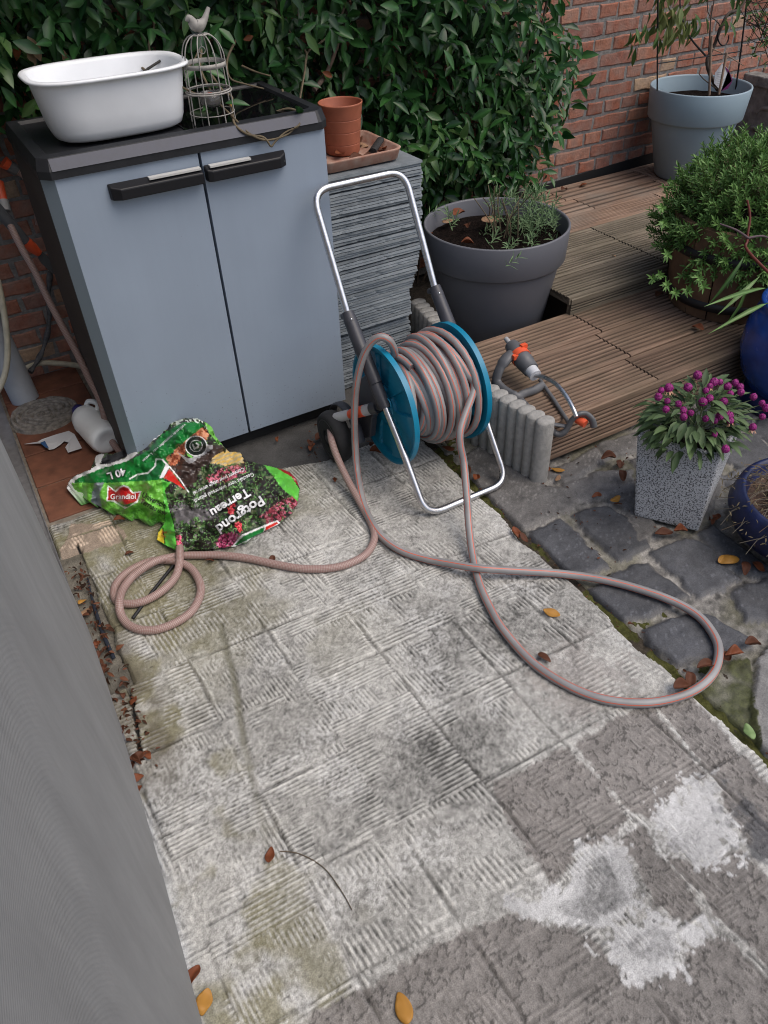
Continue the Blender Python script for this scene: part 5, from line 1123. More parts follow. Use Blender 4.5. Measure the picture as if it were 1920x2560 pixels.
word('Geschikt voor universeel gebruik', (1262, 428), 155.5, 34, inkw, sx=.86, bold=.012); word('Convient pour usage universel', (1205, 398), 154, 34, inkw, sx=.80, bold=.014)
word('voldoende meststoffen voor 6 weken', (856, 138), 139, 24, inkw, sx=.92)
word('Universele', (600, 572), 26, 46, inkb, sx=.78, bold=.02); word('Terreau univ', (590, 610), 27, 42, inkb, sx=.78, bold=.02); word('2,1', (728, 772), 103, 34, inkr, bold=.02)

# ---- small things at the left: jug, torn paper, drain cover, pipes, hand weeder
jugm = mat('milky_plastic', (.84, .87, .87), .35, spec=.45, noise=(10, .06)); jl = thing('white_jug', 'white plastic jug lying on the tiles beside the cabinet', 'jug', (.19, 2.42, 0))
a_, b_ = Vector((.203, 2.285, .052)), Vector((.163, 2.545, .052)); ax = (b_-a_).normalized(); Rm = ax.to_track_quat('Z', 'Y').to_matrix()
mb = MB(); mb.lathe([(.001, .010), (.024, .008), (.040, .0), (.048, .006), (.0525, .020), (.0535, .05), (.0525, .15), (.0535, .158), (.052, .165), (.047, .192), (.036, .212), (.022, .222), (.020, .238), (.001, .238)], a_, 40, M3=Rm); mb.build('jug_body', jugm, jl)
mb = MB(); mb.lathe([(.001, .234), (.0225, .234), (.0225, .256), (.001, .258)], a_, 24, M3=Rm); mb.build('cap', mat('blue_cap', (.02, .015, .12), .45), jl)
mb = MB(); s0 = a_+ax*.150+Vector((.034, .0, .030)); s1 = a_+ax*.215+Vector((.02, 0, .025)); mb.tube(spline([s0, s0+Vector((.014, 0, .020))+ax*.02, s1+Vector((.014, 0, .018)), s1], 6), .009, 10); mb.build('grip', jugm, jl)
pap = [(60, 1110), (95, 1104), (105, 1098), (140, 1086), (172, 1077), (186, 1085), (205, 1120), (170, 1131), (163, 1118), (172, 1106), (160, 1103), (150, 1112), (135, 1122), (123, 1124), (115, 1118), (102, 1108)]
mb = MB(); r2 = random.Random(4); W = [gp(a, b_, .006+r2.uniform(0, .008)) for a, b_ in pap]; n_ = len(W)
mb.add(W+[w_-Vector((0, 0, .0012)) for w_ in W], [list(range(n_)), [n_+i for i in range(n_)][::-1]]+[(i, (i+1) % n_, n_+(i+1) % n_, n_+i) for i in range(n_)], 0)
mb.add([gp(a, b_, .017) for a, b_ in ((100, 1107), (112, 1102), (122, 1120), (114, 1119))], [(0, 1, 2, 3)], 1)
tag(mb.build('paper_scrap', [mat('torn_paper', (.55, .55, .56), .8), mat('paper_blue', (.03, .09, .22), .6)], origin=gp(130, 1105)), 'torn white paper scrap with a blue corner beside the white jug', 'paper')
gx, gy = .055, 2.66; mb = MB(); n_ = 72; R_ = .118; vs = []
for i in range(61):
    r = R_*i/60
    for k in range(n_):
        a = 2*math.pi*k/n_; q = .5+.5*math.cos(2*math.pi*r/.021+1.5*math.sin(3*a+r*40)); q2 = 1 if (float(vnoise(a*2.2, r*48, 1, 801)) > .38) else .15
        zz = .011-.012*max(0, 1-q*1.6)*q2+.0025*float(fbm(r*math.cos(a)*2, r*math.sin(a)*2, 40, 805, 3))
        if i == 60: zz = -.01
        vs.append((gx+r*math.cos(a)*1.05, gy+r*math.sin(a), zz))
fs = [(i*n_+k, i*n_+(k+1) % n_, (i+1)*n_+(k+1) % n_, (i+1)*n_+k) for i in range(60) for k in range(n_)]; mb.add(vs, fs, 0, None, True)
tag(mb.build('drain_cover', mat('drain_stone', S(118, 112, 104), .92, noise=(60, .5), bump=(120, .8, .003))), 'round carved grey drain cover on the tiles between pipe and jug', 'drain')
mb = MB(); p0, p1 = Vector((.018, 2.815, 0)), Vector((-.035, 2.905, .75)); pts = [p0, Vector((.012, 2.83, .10)), Vector((.0, 2.86, .30)), Vector((-.012, 2.885, .5)), Vector((-.02, 2.90, .8)), Vector((-.02, 2.90, 1.6))]
mb.tube(spline(pts, 5), .050, 28); tag(mb.build('drain_pipe', mat('pipe_pvc', (.32, .33, .345), .45, noise=(12, .12))), 'pale grey plastic downpipe at the left edge behind the drain cover', 'pipe')
crm = mat('cream_cable', (.44, .40, .30), .55, noise=(40, .2))
mb = MB(); mb.tube(spline([oy(-6, 700, 2.76), oy(8, 770, 2.745), oy(18, 850, 2.735), oy(17, 910, 2.73), oy(6, 955, 2.73), oy(-10, 985, 2.73)], 6), .0105, 12); tag(mb.build('cream_cable', crm), 'cream coloured cable hanging in front of the pale grey downpipe', 'cable')
mb = MB(); mb.tube(spline([oy(58, 924, 2.93), oy(100, 908, 2.925), oy(150, 909, 2.92), oy(200, 915, 2.91), oy(224, 919, 2.90)], 6), .0105, 14); tag(mb.build('cream_pipe', crm), 'short cream pipe lying along the foot of the brick wall', 'pipe')
mb = MB(); mb.tube(spline([oy(125, 680, 2.94), oy(122, 740, 2.94), oy(124, 800, 2.935), oy(112, 860, 2.92), oy(95, 900, 2.91), oy(75, 930, 2.88)], 6), [.009+.0025*math.sin(k*.9) for k in range(31)], 12); tag(mb.build('black_pipe', mat('painted_pipe', (.03, .032, .036), .6, noise=(60, .5), col2=(.13, .13, .13))), 'flaking black water pipe against the brick wall by the cabinet', 'pipe')
wt = thing('hand_weeder', 'hand weeder with grey grip, orange collar and flat grey blade leaning by the wall', 'garden tool', (.2, 2.75, .4))
w0, w1, w2, w3 = oy(-20, 505, 2.74), oy(64, 604, 2.755), oy(98, 634, 2.76), oy(150, 690, 2.77)
mb = MB(); mb.tube([w0, w0.lerp(w1, .5), w1], [.017, .019, .0165], 16); mb.build('grip', mat('tool_grey', (.10, .105, .115), .5), wt)
mb = MB(); mb.tube([w1, w1.lerp(w2, .5), w2], [.0185, .018, .012], 16); mb.build('collar', orange, wt)
mb = MB(); dv = (w3-w2).normalized(); sd_ = dv.cross(Vector((0, 1, 0))).normalized(); P = [w2+sd_*.011, w2+dv*.03+sd_*.017, w3-dv*.02+sd_*.014, w3, w3-dv*.025-sd_*.014, w2+dv*.03-sd_*.017, w2-sd_*.011]
n_ = len(P); off = Vector((0, .004, 0)); mb.add(P+[q+off for q in P], [list(range(n_)), [n_+i for i in range(n_)][::-1]]+[(i, (i+1) % n_, n_+(i+1) % n_, n_+i) for i in range(n_)]); mb.build('blade', mat('blade_grey', (.085, .09, .095), .55), wt)
mb = MB(); mb.tube([gp(332, 1546, .004), gp(380, 1480, .004), gp(430, 1418, .006), gp(452, 1385, .006)], .0048, 8); tag(mb.build('plastic_strip', mat('strip_black', (.012, .012, .013), .5)), 'thin black plastic strip lying inside the pink hose coil', 'strip')

# ---- oscillating sprinkler on the step
gsp = mat('sprinkler_grey', (.10, .102, .108), .45, noise=(40, .1)); spr = thing('lawn_sprinkler', 'grey oscillating sprinkler with orange dial and curved steel tube on the deck step', 'sprinkler', (1.44, 1.6, .165))
D0 = .165
rf = [gp(1300, 872, .262), gp(1268, 895, .255), gp(1248, 925, .225), gp(1242, 955, .190), gp(1262, 978, .180), gp(1292, 992, .180), gp(1310, 984, .180), gp(1338, 974, .180), gp(1358, 962, .180)]
mb = MB(); mb.tube(spline(rf, 6), [.021]*10+[.017]*20+[.014]*19, 10, flat=.62); mb.build('rear_foot', gsp, spr)
mb = MB(); mb.tube([gp(1296, 990, .176), gp(1330, 1025, .172)], .009, 8, flat=.5); mb.build('rear_foot_bar', gsp, spr)
a0, a1 = gp(1282, 868, .262), gp(1338, 938, .232); dv = a1-a0
mb = MB(); mb.tube([a0-dv*.08, a0+dv*.12, a0+dv*.26], [.022, .029, .030], 20); mb.build('inlet_housing', gsp, spr)
mb = MB(); mb.tube([a0-dv*.32, a0-dv*.05], [.008, .0085], 14); mb.build('inlet_nipple', lgrey, spr)
mb = MB(); mb.tube([a0+dv*.26, a0+dv*.42], [.0325, .0325], 20); nn = (dv.normalized().cross(Vector((1, .4, 0)))).normalized()
mb.box(a0+dv*.34+Vector((.014, .005, .031)), (.022, .015, .014)); mb.box(a0+dv*.34+Vector((-.029, -.010, .012)), (.018, .014, .014)); mb.build('dial', orange, spr)
mb = MB(); mb.tube([a0+dv*.42, a0+dv*.60, a0+dv*.62, a0+dv*.82], [.030, .030, .028, .026], 20); mb.build('motor_housing', gsp, spr)
mb = MB(); mb.tube([a0+dv*.80, a0+dv*1.02], [.021, .020], 20); mb.build('collar', mat('white_collar', (.55, .56, .58), .4), spr)
bow = spline([a0+dv*1.0, gp(1365, 945, .243), gp(1392, 962, .250), gp(1415, 990, .245), gp(1432, 1020, .232), gp(1441, 1042, .215)], 7)
mb = MB(); mb.tube(bow, .0070, 12); mb.build('spray_tube', steel, spr)
mb = MB(); mb.tube([gp(1350, 950, .180), gp(1385, 1000, .172), gp(1425, 1062, .17)], .0065, 8); mb.build('base_bar', gsp, spr)
ffp = [gp(1374, 1066, .165), gp(1384, 1080, .140), gp(1400, 1086, .135), gp(1415, 1076, .150), gp(1430, 1050, .185), gp(1447, 1036, .205), gp(1465, 1036, .200), gp(1480, 1050, .185), gp(1485, 1068, .165)]
mb = MB(); mb.tube(spline(ffp, 6), [.014]*18+[.0125]*31, 10, flat=.7); mb.build('front_foot', gsp, spr)
mb = MB(); mb.tube([gp(1380, 1060, .17), gp(1418, 1066, .16)], .009, 8, flat=.5); mb.build('front_plate', gsp, spr)
mb = MB(); h0 = gp(1455, 1055, .180); mb.tube([h0+Vector((-.004, .018, .002)), h0+Vector((.004, -.012, -.002))], [.013, .013], 12); mb.build('end_cap', orange, spr)
# ================================================================== PLANTS
green = leafmat('ivy_leaf', (.010, .042, .011), (.036, .112, .026), .34, .42, 1.6)
green_lt = leafmat('ivy_leaf_young', (.05, .12, .03), (.09, .17, .05), .35, .5, 1.3)
stem_m = mat('vine_stem', (.11, .085, .05), .85, noise=(40, .3)); twig_d = mat('dark_twig', (.05, .036, .026), .9, noise=(40, .3))
hedge = thing('climbing_hedge', 'dark green glossy climbing hedge covering the brick wall behind the cabinet', 'climbing plant', (1.2, 2.9, 0))
def edge_right(z): return np.interp(z, [0, .3, .45, .6, .8, 1.0, 1.3, 1.8], [2.08, 2.19, 2.35, 2.45, 2.45, 2.38, 2.36, 2.36])
def low_edge(x): return np.interp(x, [-.7, .25, .45, 1.0, 1.2, 1.7, 2.3, 2.6], [.98, .96, .86, .62, .42, .40, .38, .40])
P = []; D = []; U = []; L_ = []; W_ = []; MI = []
def shoot(p, d, n_, l0, young=False):
    d = d/np.linalg.norm(d); q = np.array(p, float); ang = rng.uniform(0, 6.28)
    for i in range(n_):
        q = q+d*l0*.34+np.array([0, 0, -.003]); ang += 2.4
        e1 = np.cross(d, [0, 0, 1.]); e1 /= np.linalg.norm(e1)+1e-9; e2 = np.cross(e1, d)
        out = d*rng.uniform(.15, .8)+(e1*math.cos(ang)+e2*math.sin(ang))*.9+np.array([0, -.15, -.42])
        P.append(q); D.append(out); U.append(np.array([0, -.75, .65])+rng.normal(size=3)*.35)
        l = l0*rng.uniform(.7, 1.25); L_.append(l); W_.append(l*rng.uniform(.34, .46)); MI.append(1 if (young and rng.random() < .6) else 0)
cnt = 0
while cnt < 1150:
    x = rng.uniform(-.7, 2.6); z = rng.uniform(.3, 2.05)
    lo = low_edge(x)+.10*(float(fbm(x, z, 5, 61, 3))-.5)*2; er = edge_right(z)+.12*(float(fbm(z, x*.2, 6, 66, 3))-.5)*2
    if z < lo or x > er: continue
    dens = float(fbm(x, z, 4.5, 71, 3))
    if dens < .40 and rng.random() < .75: continue
    bulge = (.30+.25*max(0, min(1, (z-1.2)/.5)))*min(1, (z-lo)/.3+.25)*min(1, (er-x)/.25+.15)  # upper hedge, out of view, bulges further out to shade the leaves below
    y = WALLY-.03-bulge*rng.uniform(.55, 1.0)
    if x < 1.05 and x > .2 and z < 1.02: y = max(y, 2.56)
    d = np.array([rng.normal()*.6, -.8, rng.normal()*.5-.25]); shoot((x, y, z), d, int(rng.integers(5, 9)), .062+.012*rng.random(), rng.random() < .22); cnt += 1
cnt = 0
while cnt < 900:                 # second, deeper layer
    x = rng.uniform(-.7, 2.45); z = rng.uniform(.35, 1.75)
    if z < low_edge(x) or x > edge_right(z)-.05: continue
    shoot((x, WALLY-.03-.13*rng.random(), z), np.array([rng.normal(), -.4, rng.normal()-.4]), 7, .075); cnt += 1
# a few sprays at the right fringe, hanging free in front of the bricks
for (px, py) in ((1388, 110), (1400, 170), (1385, 205), (1405, 250), (1380, 285), (1330, 260), (1350, 330), (1310, 395), (1345, 430), (1300, 200), (1360, 20), (1390, 150), (1330, 470)):
    p = oy(px, py, WALLY-.06-.06*rng.random()); shoot(np.array(p)+np.array([-.06, 0, .05]), np.array([.7, -.25, -.35]), 6, .058)
leaves('foliage', P, D, U, np.array(L_), np.array(W_), [green, green_lt], hedge, .30, .22, np.array(MI))
def stem(pts, r, m=None, parent=hedge, name='stem', n_=7):
    mb = MB(); s_ = spline(pts, 6); mb.tube(s_, list(np.linspace(r, r*.6, len(s_))), n_); return mb.build(name, m or stem_m, parent)
for k in range(16):
    x = rng.uniform(1.15, 2.35); x2 = x+rng.normal()*.25; pts = [(x, 2.90-.04*rng.random(), -.02), (x+rng.normal()*.05, 2.86, .2), ((x+x2)/2, 2.82, .45), (x2, 2.80, .75), (x2+rng.normal()*.1, 2.84, 1.2)]
    stem(pts, rng.uniform(.004, .011), twig_d)
stem([oy(785, 225, 2.62), oy(815, 185, 2.66), oy(838, 130, 2.72), oy(850, 90, 2.8)], .009, mat('old_stem', (.16, .11, .085), .9))
# long bare tendrils over the lid
tend = [[oy(690, 0, 2.70), oy(700, 40, 2.66), oy(735, 95, 2.60), oy(765, 130, 2.55), oy(763, 165, 2.50), oy(752, 230, 2.35), oy(745, 275, 2.18), oy(750, 295, 2.10), oy(748, 312, 2.062), oy(735, 320, 2.058)],
        [oy(865, 5, 2.72), oy(845, 60, 2.66), oy(810, 100, 2.60), oy(770, 130, 2.55), oy(762, 180, 2.45), oy(750, 250, 2.26), oy(746, 285, 2.12)],
        [oy(530, 190, 2.30), oy(555, 225, 2.24), oy(580, 245, 2.2), oy(582, 290, 2.13), oy(590, 315, 2.08), oy(620, 336, 2.06), oy(655, 342, 2.058), oy(668, 352, 2.053), oy(678, 366, 2.052), oy(690, 352, 2.055), oy(715, 330, 2.06), oy(745, 318, 2.06)],
        [oy(505, 120, 2.32), oy(500, 165, 2.28), oy(515, 205, 2.24), oy(545, 255, 2.18), oy(580, 290, 2.12), oy(625, 335, 2.062), oy(670, 350, 2.055), oy(720, 335, 2.06), oy(742, 310, 2.07)],
        [oy(590, 100, 2.55), oy(568, 150, 2.45), oy(575, 195, 2.40), oy(612, 210, 2.38), oy(660, 222, 2.36)],
        [oy(605, 165, 2.5), oy(640, 180, 2.46), oy(676, 190, 2.43)],
        [oy(745, 278, 2.12), oy(720, 272, 2.14), oy(690, 280, 2.16), oy(672, 292, 2.16)], [oy(706, 225, 2.36), oy(708, 245, 2.30), oy(700, 272, 2.2), oy(682, 292, 2.16)],
        [oy(350, 0, 2.62), oy(385, 60, 2.55), oy(372, 110, 2.50), oy(385, 150, 2.42), oy(415, 170, 2.36), oy(470, 168, 2.3), oy(500, 120, 2.3)],
        [oy(350, 132, 2.45), oy(352, 165, 2.36), oy(380, 185, 2.28), oy(430, 205, 2.18), oy(490, 235, 2.16), oy(540, 250, 2.18)]]
for t in tend: stem(t, .0038, stem_m, name='tendril')
P, D, U, L_, W_, MI = [], [], [], [], [], []
for (px, py, y, dx_, dz_) in ((490, 168, 2.29, -.5, -.2), (515, 178, 2.27, .6, -.2), (538, 255, 2.18, -.4, 0), (562, 258, 2.18, .6, 0), (505, 80, 2.33, -.3, -.7), (545, 70, 2.4, .5, -.5), (520, 100, 2.34, .4, .5), (530, 130, 2.34, .2, -.6), (765, 120, 2.55, .4, .1), (820, 100, 2.6, .6, -.1), (745, 290, 2.1, -.1, .3), (700, 40, 2.66, .4, 0), (735, 100, 2.6, .4, .5), (755, 210, 2.4, .6, -.1), (705, 160, 2.48, -.7, .1), (735, 165, 2.47, -.1, .1)):
    P.append(oy(px, py, y)); D.append((dx_, -.35, dz_)); U.append((0, -.6, .8)); L_.append(.052+.016*rng.random()); W_.append(.022+.006*rng.random()); MI.append(0)
leaves('tendril_leaves', P, D, U, np.array(L_), np.array(W_), green, hedge, .3, .2)
# red-brown dead leaves hanging in the hedge are things of their own
dead = [leafmat('dead_leaf_brown', (.085, .030, .016), (.16, .062, .03), .65, .3, 1.15), leafmat('dead_leaf_rust', (.16, .045, .018), (.26, .085, .03), .6, .35, 1.15),
        leafmat('dead_leaf_yellow', (.42, .20, .035), (.52, .28, .06), .5, .35, 1.1), leafmat('dead_leaf_pale', (.34, .20, .12), (.42, .28, .17), .6, .3, 1.1), leafmat('green_fallen', (.22, .33, .13), (.26, .38, .15), .5, .35, 1.1)]
def dleaf(p, ang, size, kind, label, pitch=0., curl=1.0, wid=.56, cat='leaf', group=None, updir=None):
    d = Vector((math.cos(ang), math.sin(ang), pitch)).normalized(); upv = np.array([updir or (rng.normal()*.15, rng.normal()*.15, 1.)])
    n0 = 11; o = leaves('fallen_leaf', [np.array(p)], [np.array(d)], upv, np.array([size]), np.array([size*wid]), dead[kind], None, (.35 if kind in (0, 1) else -.2)*curl*rng.uniform(.6, 1.4), .16*curl, origin=p)
    me = o.data; zmin = min(v_.co.z for v_ in me.vertices)
    for v_ in me.vertices:
        v_.co.z += .0045*math.sin(95*v_.co.x+140*v_.co.y+7*p[0])*curl+size*.06*rng.normal(); v_.co.x += size*.025*rng.normal(); v_.co.y += size*.025*rng.normal(); v_.co.z -= (zmin if group != "hang" else 0)
    # stalk
    ss_ = o.modifiers.new('s', 'SUBSURF'); ss_.levels = ss_.render_levels = 2; st_ = o.modifiers.new('t', 'SOLIDIFY'); st_.thickness = .0007
    return tag(o, label, cat, None if group == 'hang' else group)
LF_ = [(1380, 1535, -20, .052, 2, 'yellow leaf lying inside the hose loop on the pale slab', 0, .5), (1820, 1402, 10, .072, 2, 'ochre leaf with stalk on the dark cobble near the blue bowl', 0, .6), (1860, 1425, -75, .050, 0, 'brown curled leaf under the ochre leaf by the blue bowl', 0, 1.3), (1895, 1418, -40, .05, 1, 'rust leaf at the right edge below the blue bowl', 0, 1.0),
       (1540, 1247, 25, .042, 2, 'ochre leaf on the cobbles left of the terrazzo planter', 0, .6), (1492, 1243, 15, .046, 1, 'rust leaf beside the ochre leaf left of the planter', 0, .8), (1545, 1262, -15, .03, 0, 'small brown leaf under the ochre leaf left of the planter', 0, 1.0), (1395, 1197, 55, .034, 3, 'pale tan leaf lying in front of the log edging', 0, .5), (1395, 1176, -10, .05, 2, 'ochre leaf beside the corner of the wooden step', 0, .7), (1366, 1178, 40, .04, 1, 'rust leaf tucked against the end of the log edging', 0, 1.2),
       (1010, 2520, -72, .062, 2, 'large yellow leaf on the brown patch at the bottom edge', 0, .35), (514, 2505, 75, .05, 2, 'orange yellow leaf beside the screen near the bottom edge', 0, .9), (486, 2440, 70, .045, 1, 'rust leaf against the screen above the orange yellow leaf', 0, 1.0), (676, 2140, 80, .040, 1, 'red brown leaf in the middle of the bare slab', 0, 1.2), (334, 1752, 70, .034, 1, 'orange brown leaf on the long crack at the left', 0, .6), (310, 1742, 100, .026, 0, 'small dark leaf left of the leaf on the crack', 0, 1.2),
       (205, 1500, 40, .034, 2, 'orange leaf on the soil strip beside the rubber strip', 0, 1.0), (215, 1525, 30, .046, 3, 'greyish tan leaf on the soil strip below an orange leaf', 0, .5), (243, 1608, 80, .036, 1, 'orange leaf at the lower end of the rubber strip', 0, .9), (268, 1690, 80, .045, 0, 'dark brown curled leaf by the screen beside the crack', 0, 1.5), (262, 1672, 100, .04, 0, 'second dark curled leaf by the screen above the crack leaf', 0, 1.4),
       (300, 1835, 70, .05, 0, 'long dark red leaf along the foot of the screen', 0, 1.2), (352, 1895, 20, .04, 0, 'dark leaf on the heap at the lower end of the crack', 0, 1.5), (370, 1888, 120, .036, 1, 'rusty leaf on the heap at the lower end of the crack', 0, 1.5), (340, 1905, -30, .036, 0, 'brown curled leaf low on the heap by the crack', 0, 1.4), (342, 1950, 30, .036, 1, 'rust leaf below the leaf heap beside the screen', 0, 1.1), (348, 1978, 60, .03, 1, 'small rust leaf lowest below the heap by the screen', 0, 1.1), (330, 1920, 75, .04, 0, 'dark leaf between the screen and the leaf heap', 0, 1.3),
       (838, 1203, -75, .030, 1, 'rust leaf at the foot of the left reel wheel', 0, 1.0), (800, 1095, 40, .055, 0, 'brown curled leaf under the cabinet edge by the wheel', .2, 1.2), (775, 1110, 115, .045, 0, 'second brown leaf standing near the cabinet edge', .3, 1.3), (693, 1100, 100, .026, 1, 'small rust leaf on the dark strip under the right door', 0, 1.0), (780, 1118, 60, .05, 1, 'rust leaf on the footing strip beside the wheel', .15, 1.2),
       (940, 1130, -5, .05, 1, 'rust leaf on the slab behind the teal flange', 0, 1.2), (935, 1115, 30, .045, 0, 'brown leaf behind the teal flange touching the rust leaf', .1, 1.4), (1290, 1335, -60, .05, 1, 'rust leaf in the mossy joint in front of the trolley foot', 0, 1.3), (1310, 1350, -40, .04, 0, 'brown leaf in the mossy joint beside the rust leaf', 0, 1.3), (1120, 1125, 0, .05, 1, 'rust leaf below the wound hose at the joint', 0, 1.2), (1165, 1180, -50, .06, 0, 'long brown leaf in the joint under the hanging hose', 0, 1.3), (1190, 1200, 80, .045, 1, 'rusty leaf in the joint beside the hanging hose', 0, 1.2), (1215, 1110, -20, .04, 0, 'brown leaf at the foot of the log edging behind the steel tube', 0, 1.2),
       (1520, 1152, 10, .065, 0, 'large brown curled leaf below the wooden step', 0, 1.4), (1550, 1160, 80, .05, 0, 'brown leaf standing beside the large curled leaf below the step', .2, 1.5), (1555, 1195, -75, .05, 0, 'dark brown leaf left of the terrazzo planter top', 0, 1.4), (1660, 1335, 0, .06, 0, 'brown leaf along the front foot of the planter', 0, 1.3), (1700, 1332, 10, .05, 1, 'rust leaf along the front foot of the planter at its right corner', 0, 1.3), (1790, 1295, 60, .05, 1, 'rust leaf between planter and dark blue bowl', 0, 1.4), (1775, 1310, 100, .04, 0, 'brown leaf between planter and dark blue bowl', 0, 1.4),
       (1575, 1568, 10, .022, 0, 'small brown leaf bit on the mortar inside the hose loop', 0, 1.5), (1607, 1585, 40, .016, 0, 'smallest brown leaf bit inside the hose loop', 0, 1.5), (1725, 1700, 95, .05, 0, 'brown upright leaf by the right end of the hose loop', .2, 1.4), (1700, 1725, 30, .06, 0, 'dark brown leaf under the right end of the hose loop', 0, 1.4), (1760, 1672, 20, .06, 0, 'brown leaf on the mossy seam right of the loop', 0, 1.3), (1835, 1640, 15, .06, 1, 'rust leaf on the seam between cobbles and lower slab', 0, 1.3), (1880, 1618, 15, .055, 0, 'brown leaf at the right end of the seam', 0, 1.3), (1810, 1648, 30, .05, 0, 'brown leaf on the seam beside the hose curve', 0, 1.4),
       (1872, 1832, -60, .045, 4, 'pale green leaf on the moss at the lower right', 0, .5), (1360, 1648, -35, .042, 0, 'dark brown leaf leaning on the inside of the hose loop', .1, 1.3), (525, 1403, 20, .030, 0, 'red brown leaf beside the pink hose before the bag', 0, 1.0), (682, 1400, 80, .034, 0, 'brown leaf half under the pink hose', 0, 1.0), (325, 1385, 20, .03, 0, 'dull brown leaf between the bag and the hose coil', 0, .8), (300, 1305, 10, .04, 1, 'rust leaf under the lower edge of the soil bag', 0, 1.2)]
for (px, py, ang, sz, kd, lab, pit_, cu_) in LF_:
    p = gp(px, py, .004); a = math.radians(ang)
    s0 = gp(px-20*math.cos(a), py+20*math.sin(a)); s1 = gp(px+20*math.cos(a), py-20*math.sin(a)); dd = s1-s0; an = math.atan2(dd.y, dd.x)
    p = p-Vector((math.cos(an), math.sin(an), 0))*sz*.5
    if px < 320 and 1440 < py < 1660: p.z -= .010
    dleaf(p, an, sz, kd, lab, pit_, cu_)
for (px, py, z, ang, sz, kd, lab) in ((1105, 565, .405, 20, .07, 3, 'pale tan curled leaf on the soil of the anthracite pot'), (1085, 592, .405, 170, .05, 1, 'rust leaf at the left of the soil in the anthracite pot'), (1150, 610, .405, -40, .045, 1, 'orange rust leaf near the front rim inside the anthracite pot'), (1170, 575, .405, 60, .045, 0, 'red brown leaf in the middle of the soil in the anthracite pot'), (1200, 560, .41, -10, .08, 3, 'large tan leaf beside the lavender in the anthracite pot'), (1130, 545, .41, 10, .06, 1, 'rust leaf at the back of the soil in the anthracite pot'),
                                      (1570, 400, .24, 30, .05, 0, 'brown leaf bit on the deck near the wall'), (1450, 468, .24, 20, .06, 1, 'rust leaf in the deck corner by the wall'), (1400, 478, .24, 0, .05, 0, 'dark rust leaf at the deck end by the wall'), (1725, 820, .17, -60, .05, 1, 'rust leaf on the step by the barrel'), (1640, 740, .17, 20, .06, 0, 'red brown leaf on the step under the upper deck edge'), (1530, 640, .24, 0, .022, 3, 'pale leaf bit on the weathered upper deck')):
    p = gp(px, py, z+(.012 if z > .4 else 0)); dleaf(p, math.radians(ang), sz*(1.25 if z > .4 else 1), kd, lab, .05, 1.2)
for (dx_, dy_, ang, sz, kd, lab) in ((.055, .03, 30, .06, 0, 'brown leaf behind the pot in the terracotta tray'), (.10, .01, 100, .06, 3, 'tan curled leaf at the right in the terracotta tray'), (.08, -.06, 20, .07, 1, 'rust leaf at the front right in the terracotta tray'), (-.03, -.09, 10, .08, 0, 'dark brown leaf at the front of the terracotta tray'), (-.09, -.07, 170, .07, 0, 'dark brown leaf at the front left of the terracotta tray'), (.03, -.08, -20, .07, 0, 'brown leaf before the pot in the terracotta tray'), (-.05, -.05, 40, .06, 1, 'rusty leaf touching the foot of the terracotta pot'), (.10, .08, 60, .06, 0, 'brown leaf in the back corner of the terracotta tray')):
    dleaf((tcx+dx_, tcy+dy_, STZ+.012), math.radians(ang), sz, kd, lab, .1, 1.4)
dleaf((.79, 2.235, .9880), 1.2, .022, 2, 'small orange leaf on the black lid right of the birdcage', .4, 1.2)
for (px, py, y, sz, kd, lab, dx_, dz_) in ((40, 105, 2.62, .045, 1, 'rust red leaf hanging in the hedge at the upper left', -.3, -1), (68, 90, 2.6, .065, 3, 'tan dead leaf hanging beside the rust red leaf at upper left', .3, -1), (70, 120, 2.61, .05, 3, 'lowest tan dead leaf hanging at the upper left', .05, -1), (152, 120, 2.6, .045, 3, 'single tan leaf hanging above the white basin', .1, -1), (608, 100, 2.55, .035, 1, 'small red leaf in the hedge right of the birdcage', .8, .2), (1386, 30, 2.84, .055, 1, 'bright red leaf on the right fringe of the hedge', -.1, -1), (805, 180, 2.6, .04, 1, 'orange leaf in the hedge above the terracotta pot', .6, -.3)):
    o = leaves('hanging_leaf', [np.array(oy(px, py, y))], [np.array((dx_, -.2, dz_))], np.array([(0, -1, .2)]), np.array([sz]), np.array([sz*.5]), dead[kd], None, .35, .3, origin=oy(px, py, y)); tag(o, lab, 'leaf')

# ---- generic sprig builder for bushy plants
def sprigs(name, label, cat, base, centres, m, n_leaf, ll, lw, sl, stem_mat, radius_dir, origin, droop=.1, stems=True, leafname='foliage', up_bias=.6):
    t = thing(name, label, cat, origin); P, D, U = [], [], []; mbs = MB()
    for c, dr_ in centres:
        c = np.array(c); d = np.array(dr_, float); d /= np.linalg.norm(d)
        e1 = np.cross(d, rng.normal(size=3)); e1 /= np.linalg.norm(e1); e2 = np.cross(d, e1)
        for i in range(n_leaf):
            f = i/n_leaf; q = c-d*sl*(1-f); a = 2.4*i+rng.uniform(-.3, .3); out = d*(.5+.5*f)+(e1*math.cos(a)+e2*math.sin(a))*(.95-.3*f)
            P.append(q); D.append(out); U.append(d*up_bias+out*-.4+np.array([0, 0, .4]))
        if stems: mbs.tube([c-d*sl*1.5, c-d*sl*.7, c], [.0016, .0014, .0008], 5, cap=False)
    n_ = len(P); leaves(leafname, P, D, U, ll*rng.uniform(.65, 1.25, n_), lw*rng.uniform(.8, 1.2, n_), m, t, .3, droop)
    if stems: mbs.build('stems', stem_mat, t)
    return t
bushm = leafmat('hyssop_leaf', (.07, .16, .032), (.17, .31, .085), .5, .35, 1.2)
cen = []; cB = np.array([2.50, 1.74, .44]); rB = np.array([.325, .34, .32])
k = 0
